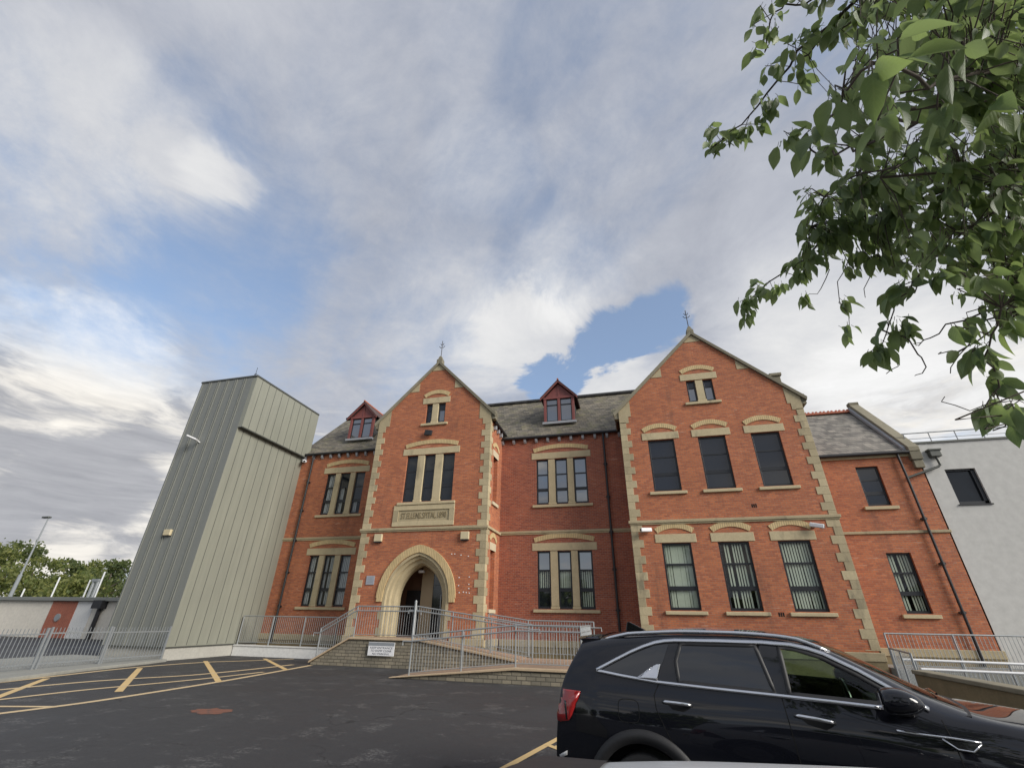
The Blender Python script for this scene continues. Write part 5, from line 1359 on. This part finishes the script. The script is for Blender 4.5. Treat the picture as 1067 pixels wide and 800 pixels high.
for pts, st in (([A(888, 268, 3.0), A(876, 295, 3.05), A(884, 345, 3.05)], L4[-30]), ([A(905, 262, 3.0), A(906, 290, 3.0), A(902, 312, 3.0)], L4[-34]), ([A(862, 280, 3.1), A(855, 300, 3.1), A(838, 312, 3.1)], L4[-18]),
                ([A(952, 358, 2.4), A(962, 382, 2.4), A(955, 396, 2.4)], L5[-12]), ([A(932, 368, 2.5), A(936, 378, 2.5), A(924, 390, 2.5)], L5[-4]), ([A(1003, 345, 2.4), A(1008, 362, 2.4), A(984, 391, 2.42)], L5[-26]), ([A(985, 340, 2.35), A(962, 358, 2.4), A(958, 356, 2.4)], L5[-20]),
                ([A(955, 298, 2.5), A(930, 300, 2.5)], L5[-18]), ([A(1000, 362, 2.4), A(975, 368, 2.42)], L5[-22])):
    near = min(list(L4) + list(L5) + list(L6), key=lambda q: (q - pts[0]).length)
    limb(pts, .0035, .0015, near)

LEAF = MB()
def leaf(p, d, size, nrm):
    """pointed oval leaf folded along its midrib, tip drooping"""
    d = d.normalized(); s = d.cross(nrm)
    if s.length < 1e-4: s = d.orthogonal()
    s.normalize(); n = s.cross(d).normalized()
    prof = ((0, .0, 0), (.10, .12, .02), (.24, .205, .03), (.40, .24, .04), (.57, .215, .03), (.73, .15, .01), (.87, .07, -.03), (1.0, .0, -.08))
    fold = tr.uniform(.12, .55); curl = tr.uniform(.3, 3.2)
    vs = []
    for t, w, h in prof:
        c = p + d * (t * size) - n * (size * .10 * curl * t * t)
        wob = size * w * tr.uniform(.9, 1.08)
        vs += [c - s * wob + n * (wob * fold), c, c + s * wob + n * (wob * fold)]
    LEAF.add(vs, [(3 * i + k, 3 * i + k + 1, 3 * i + 4 + k, 3 * i + 3 + k) for i in range(7) for k in (0, 1)])
TW_ = MB()
def spray(p, d, n, size, spread=.07):
    """bunch of leaves hanging round a twig end"""
    for i in range(n):
        a = tr.uniform(0, 6.283)
        dd = (d * tr.uniform(.1, .7) + Vector((math.cos(a), math.sin(a), 0)) * tr.uniform(.3, .9) + Vector((0, 0, -tr.uniform(.35, 1.3)))).normalized()
        q = p - d * tr.uniform(0, spread) + Vector((tr.gauss(0, .012), tr.gauss(0, .012), tr.gauss(0, .012)))
        st = q + dd * .018
        TW_.tube([q, st], .0012, 3, caps=False)
        nn = Vector((tr.gauss(0, .5), tr.gauss(0, .5), 1)).normalized()
        leaf(st, dd, size * tr.uniform(.7, 1.15), nn)
def along(Q, i0, i1, step, n, size):
    i = i0
    while i < i1:
        p = Q[min(int(i), len(Q) - 1)]; t = (Q[min(int(i) + 1, len(Q) - 1)] - Q[max(int(i) - 1, 0)])
        t = t.normalized() if t.length > 0 else Vector((0, 0, -1))
        o = Vector((tr.gauss(0, 1), tr.gauss(0, 1), tr.gauss(0, .6))).normalized() * tr.uniform(.02, .14)
        TW_.tube([p, p + o * .5 + Vector((0, 0, .005)), p + o], .002, 4, caps=False)
        spray(p + o, (t + o.normalized()).normalized(), n + tr.randint(-1, 2), size)
        i += step * tr.uniform(.7, 1.35)
for Q, f, n, sz, stp in ((L0, .25, 6, .088, 1.3), (L1, .42, 8, .09, .95), (L2, .2, 7, .088, 1.2), (L3, .35, 4, .10, 2.0), (L4, .30, 8, .088, .95), (L5, .3, 7, .088, 1.2), (L6, .25, 6, .085, 1.1), (L9, .1, 4, .095, 2.2), (L10, .1, 5, .088, 1.8)):
    along(Q, len(Q) * f, len(Q), stp, n, sz)
for Q in (L1, L4): spray(Q[-1], Vector((-.3, 0, -1)).normalized(), 8, .085)
spray(A(820, 143, 2.55), Vector((-.4, 0, -.6)).normalized(), 6, .07)
spray(A(1050, 440, 2.0), Vector((0, 0, -1)), 8, .10); spray(A(1062, 432, 1.95), Vector((0, 0, -1)), 5, .10)
spray(A(884, 345, 3.05), Vector((0, 0, -1)), 6, .085); spray(A(838, 312, 3.1), Vector((-.3, 0, -1)).normalized(), 7, .085); spray(A(876, 318, 3.05), Vector((-.3, 0, -1)).normalized(), 7, .09); spray(A(918, 362, 2.5), Vector((0, 0, -1)), 6, .08)
# filling of the crown: sprays on twigs that grow from the nearest limb
crown = [(890, -40), (1100, -40), (1100, 300), (1060, 330), (1000, 300), (960, 285), (930, 262), (885, 240), (850, 225), (848, 195), (862, 165), (880, 130), (858, 95), (862, 60), (875, 30)]
def inpoly(poly, x, y):
    c = False; j = len(poly) - 1
    for i in range(len(poly)):
        xi, yi = poly[i]; xj, yj = poly[j]
        if (yi > y) != (yj > y) and x < (xj - xi) * (y - yi) / (yj - yi) + xi: c = not c
        j = i
    return c
limb_pts = list(L0) + list(L1) + list(L2) + list(L3) + list(L4) + list(L5) + list(L6) + list(L9) + list(L10)
NP = np.array([tuple(q) for q in limb_pts])
cnt = 0
tries = 0
while cnt < 470 and tries < 20000:
    tries += 1
    x = tr.uniform(845, 1100); y = tr.uniform(-40, 330)
    if not inpoly(crown, x, y): continue
    dens = min(1, max(.15, (x - 850) / 150)) * (1 if y < 150 else .75)
    if tr.random() > dens: continue
    dist = tr.choice((2.0, 2.2, 2.4, 2.5, 2.8, 3.1, 3.4)) * tr.uniform(.92, 1.1)
    if dist < 2.05 and (y > 130 or x < 880): dist += 1.0
    p = A(x, y, dist)
    dd = ((NP - np.array(tuple(p))) ** 2).sum(1); k = int(dd.argmin())
    if dd[k] > .38 ** 2: continue
    q = limb_pts[k]; mid = q.lerp(p, .5) + Vector((tr.gauss(0, .03), tr.gauss(0, .03), .05))
    TW_.tube([q, mid, p], .0022, 4, r1=.0012, caps=False)
    spray(p, (p - mid).normalized(), tr.randint(3, 6), tr.uniform(.058, .085)); cnt += 1
for _ in range(120):
    x = tr.uniform(835, 950); y = tr.uniform(165, 280)
    if y < 165 + (900 - x) * .5 or y > 300 - (950 - x) * .25: continue
    p = A(x, y, tr.uniform(2.6, 3.2)); d2 = ((NP - np.array(tuple(p))) ** 2).sum(1); k = int(d2.argmin())
    if d2[k] > .34 ** 2: continue
    q = limb_pts[k]; TW_.tube([q, q.lerp(p, .5) + Vector((0, 0, .03)), p], .003, 4, r1=.0015, caps=False); spray(p, (p - q).normalized(), tr.randint(3, 6), tr.uniform(.075, .095))
for px, py, dd_, sz in ((905, 78, 1.5, .11), (893, 62, 1.75, .105), (872, 100, 1.8, .10), (858, 160, 2.2, .10), (945, 35, 1.7, .105), (925, 115, 1.75, .105), (1000, 50, 1.7, .105), (1040, 100, 1.75, .105)):
    p = A(px, py, dd_); d2 = ((NP - np.array(tuple(p))) ** 2).sum(1); q = limb_pts[int(d2.argmin())]
    TW_.tube([q, q.lerp(p, .6) + Vector((0, 0, .04)), p], .003, 4, r1=.0015, caps=False); spray(p, Vector((-.3, .1, -1)).normalized(), 3, sz, .04)
lv = LEAF.build('leaves', 'cherry_leaf', CT, smooth=True, recalc=False)
TT = (0, .10, .24, .40, .57, .73, .87, 1.0)
uvl = lv.data.uv_layers.new(name='leaf')
for lp in lv.data.loops:
    i = lp.vertex_index % 24; uvl.data[lp.index].uv = ((i % 3) / 2, TT[i // 3])
TW_.build('twigs', 'bark', CT, smooth=True, recalc=False)
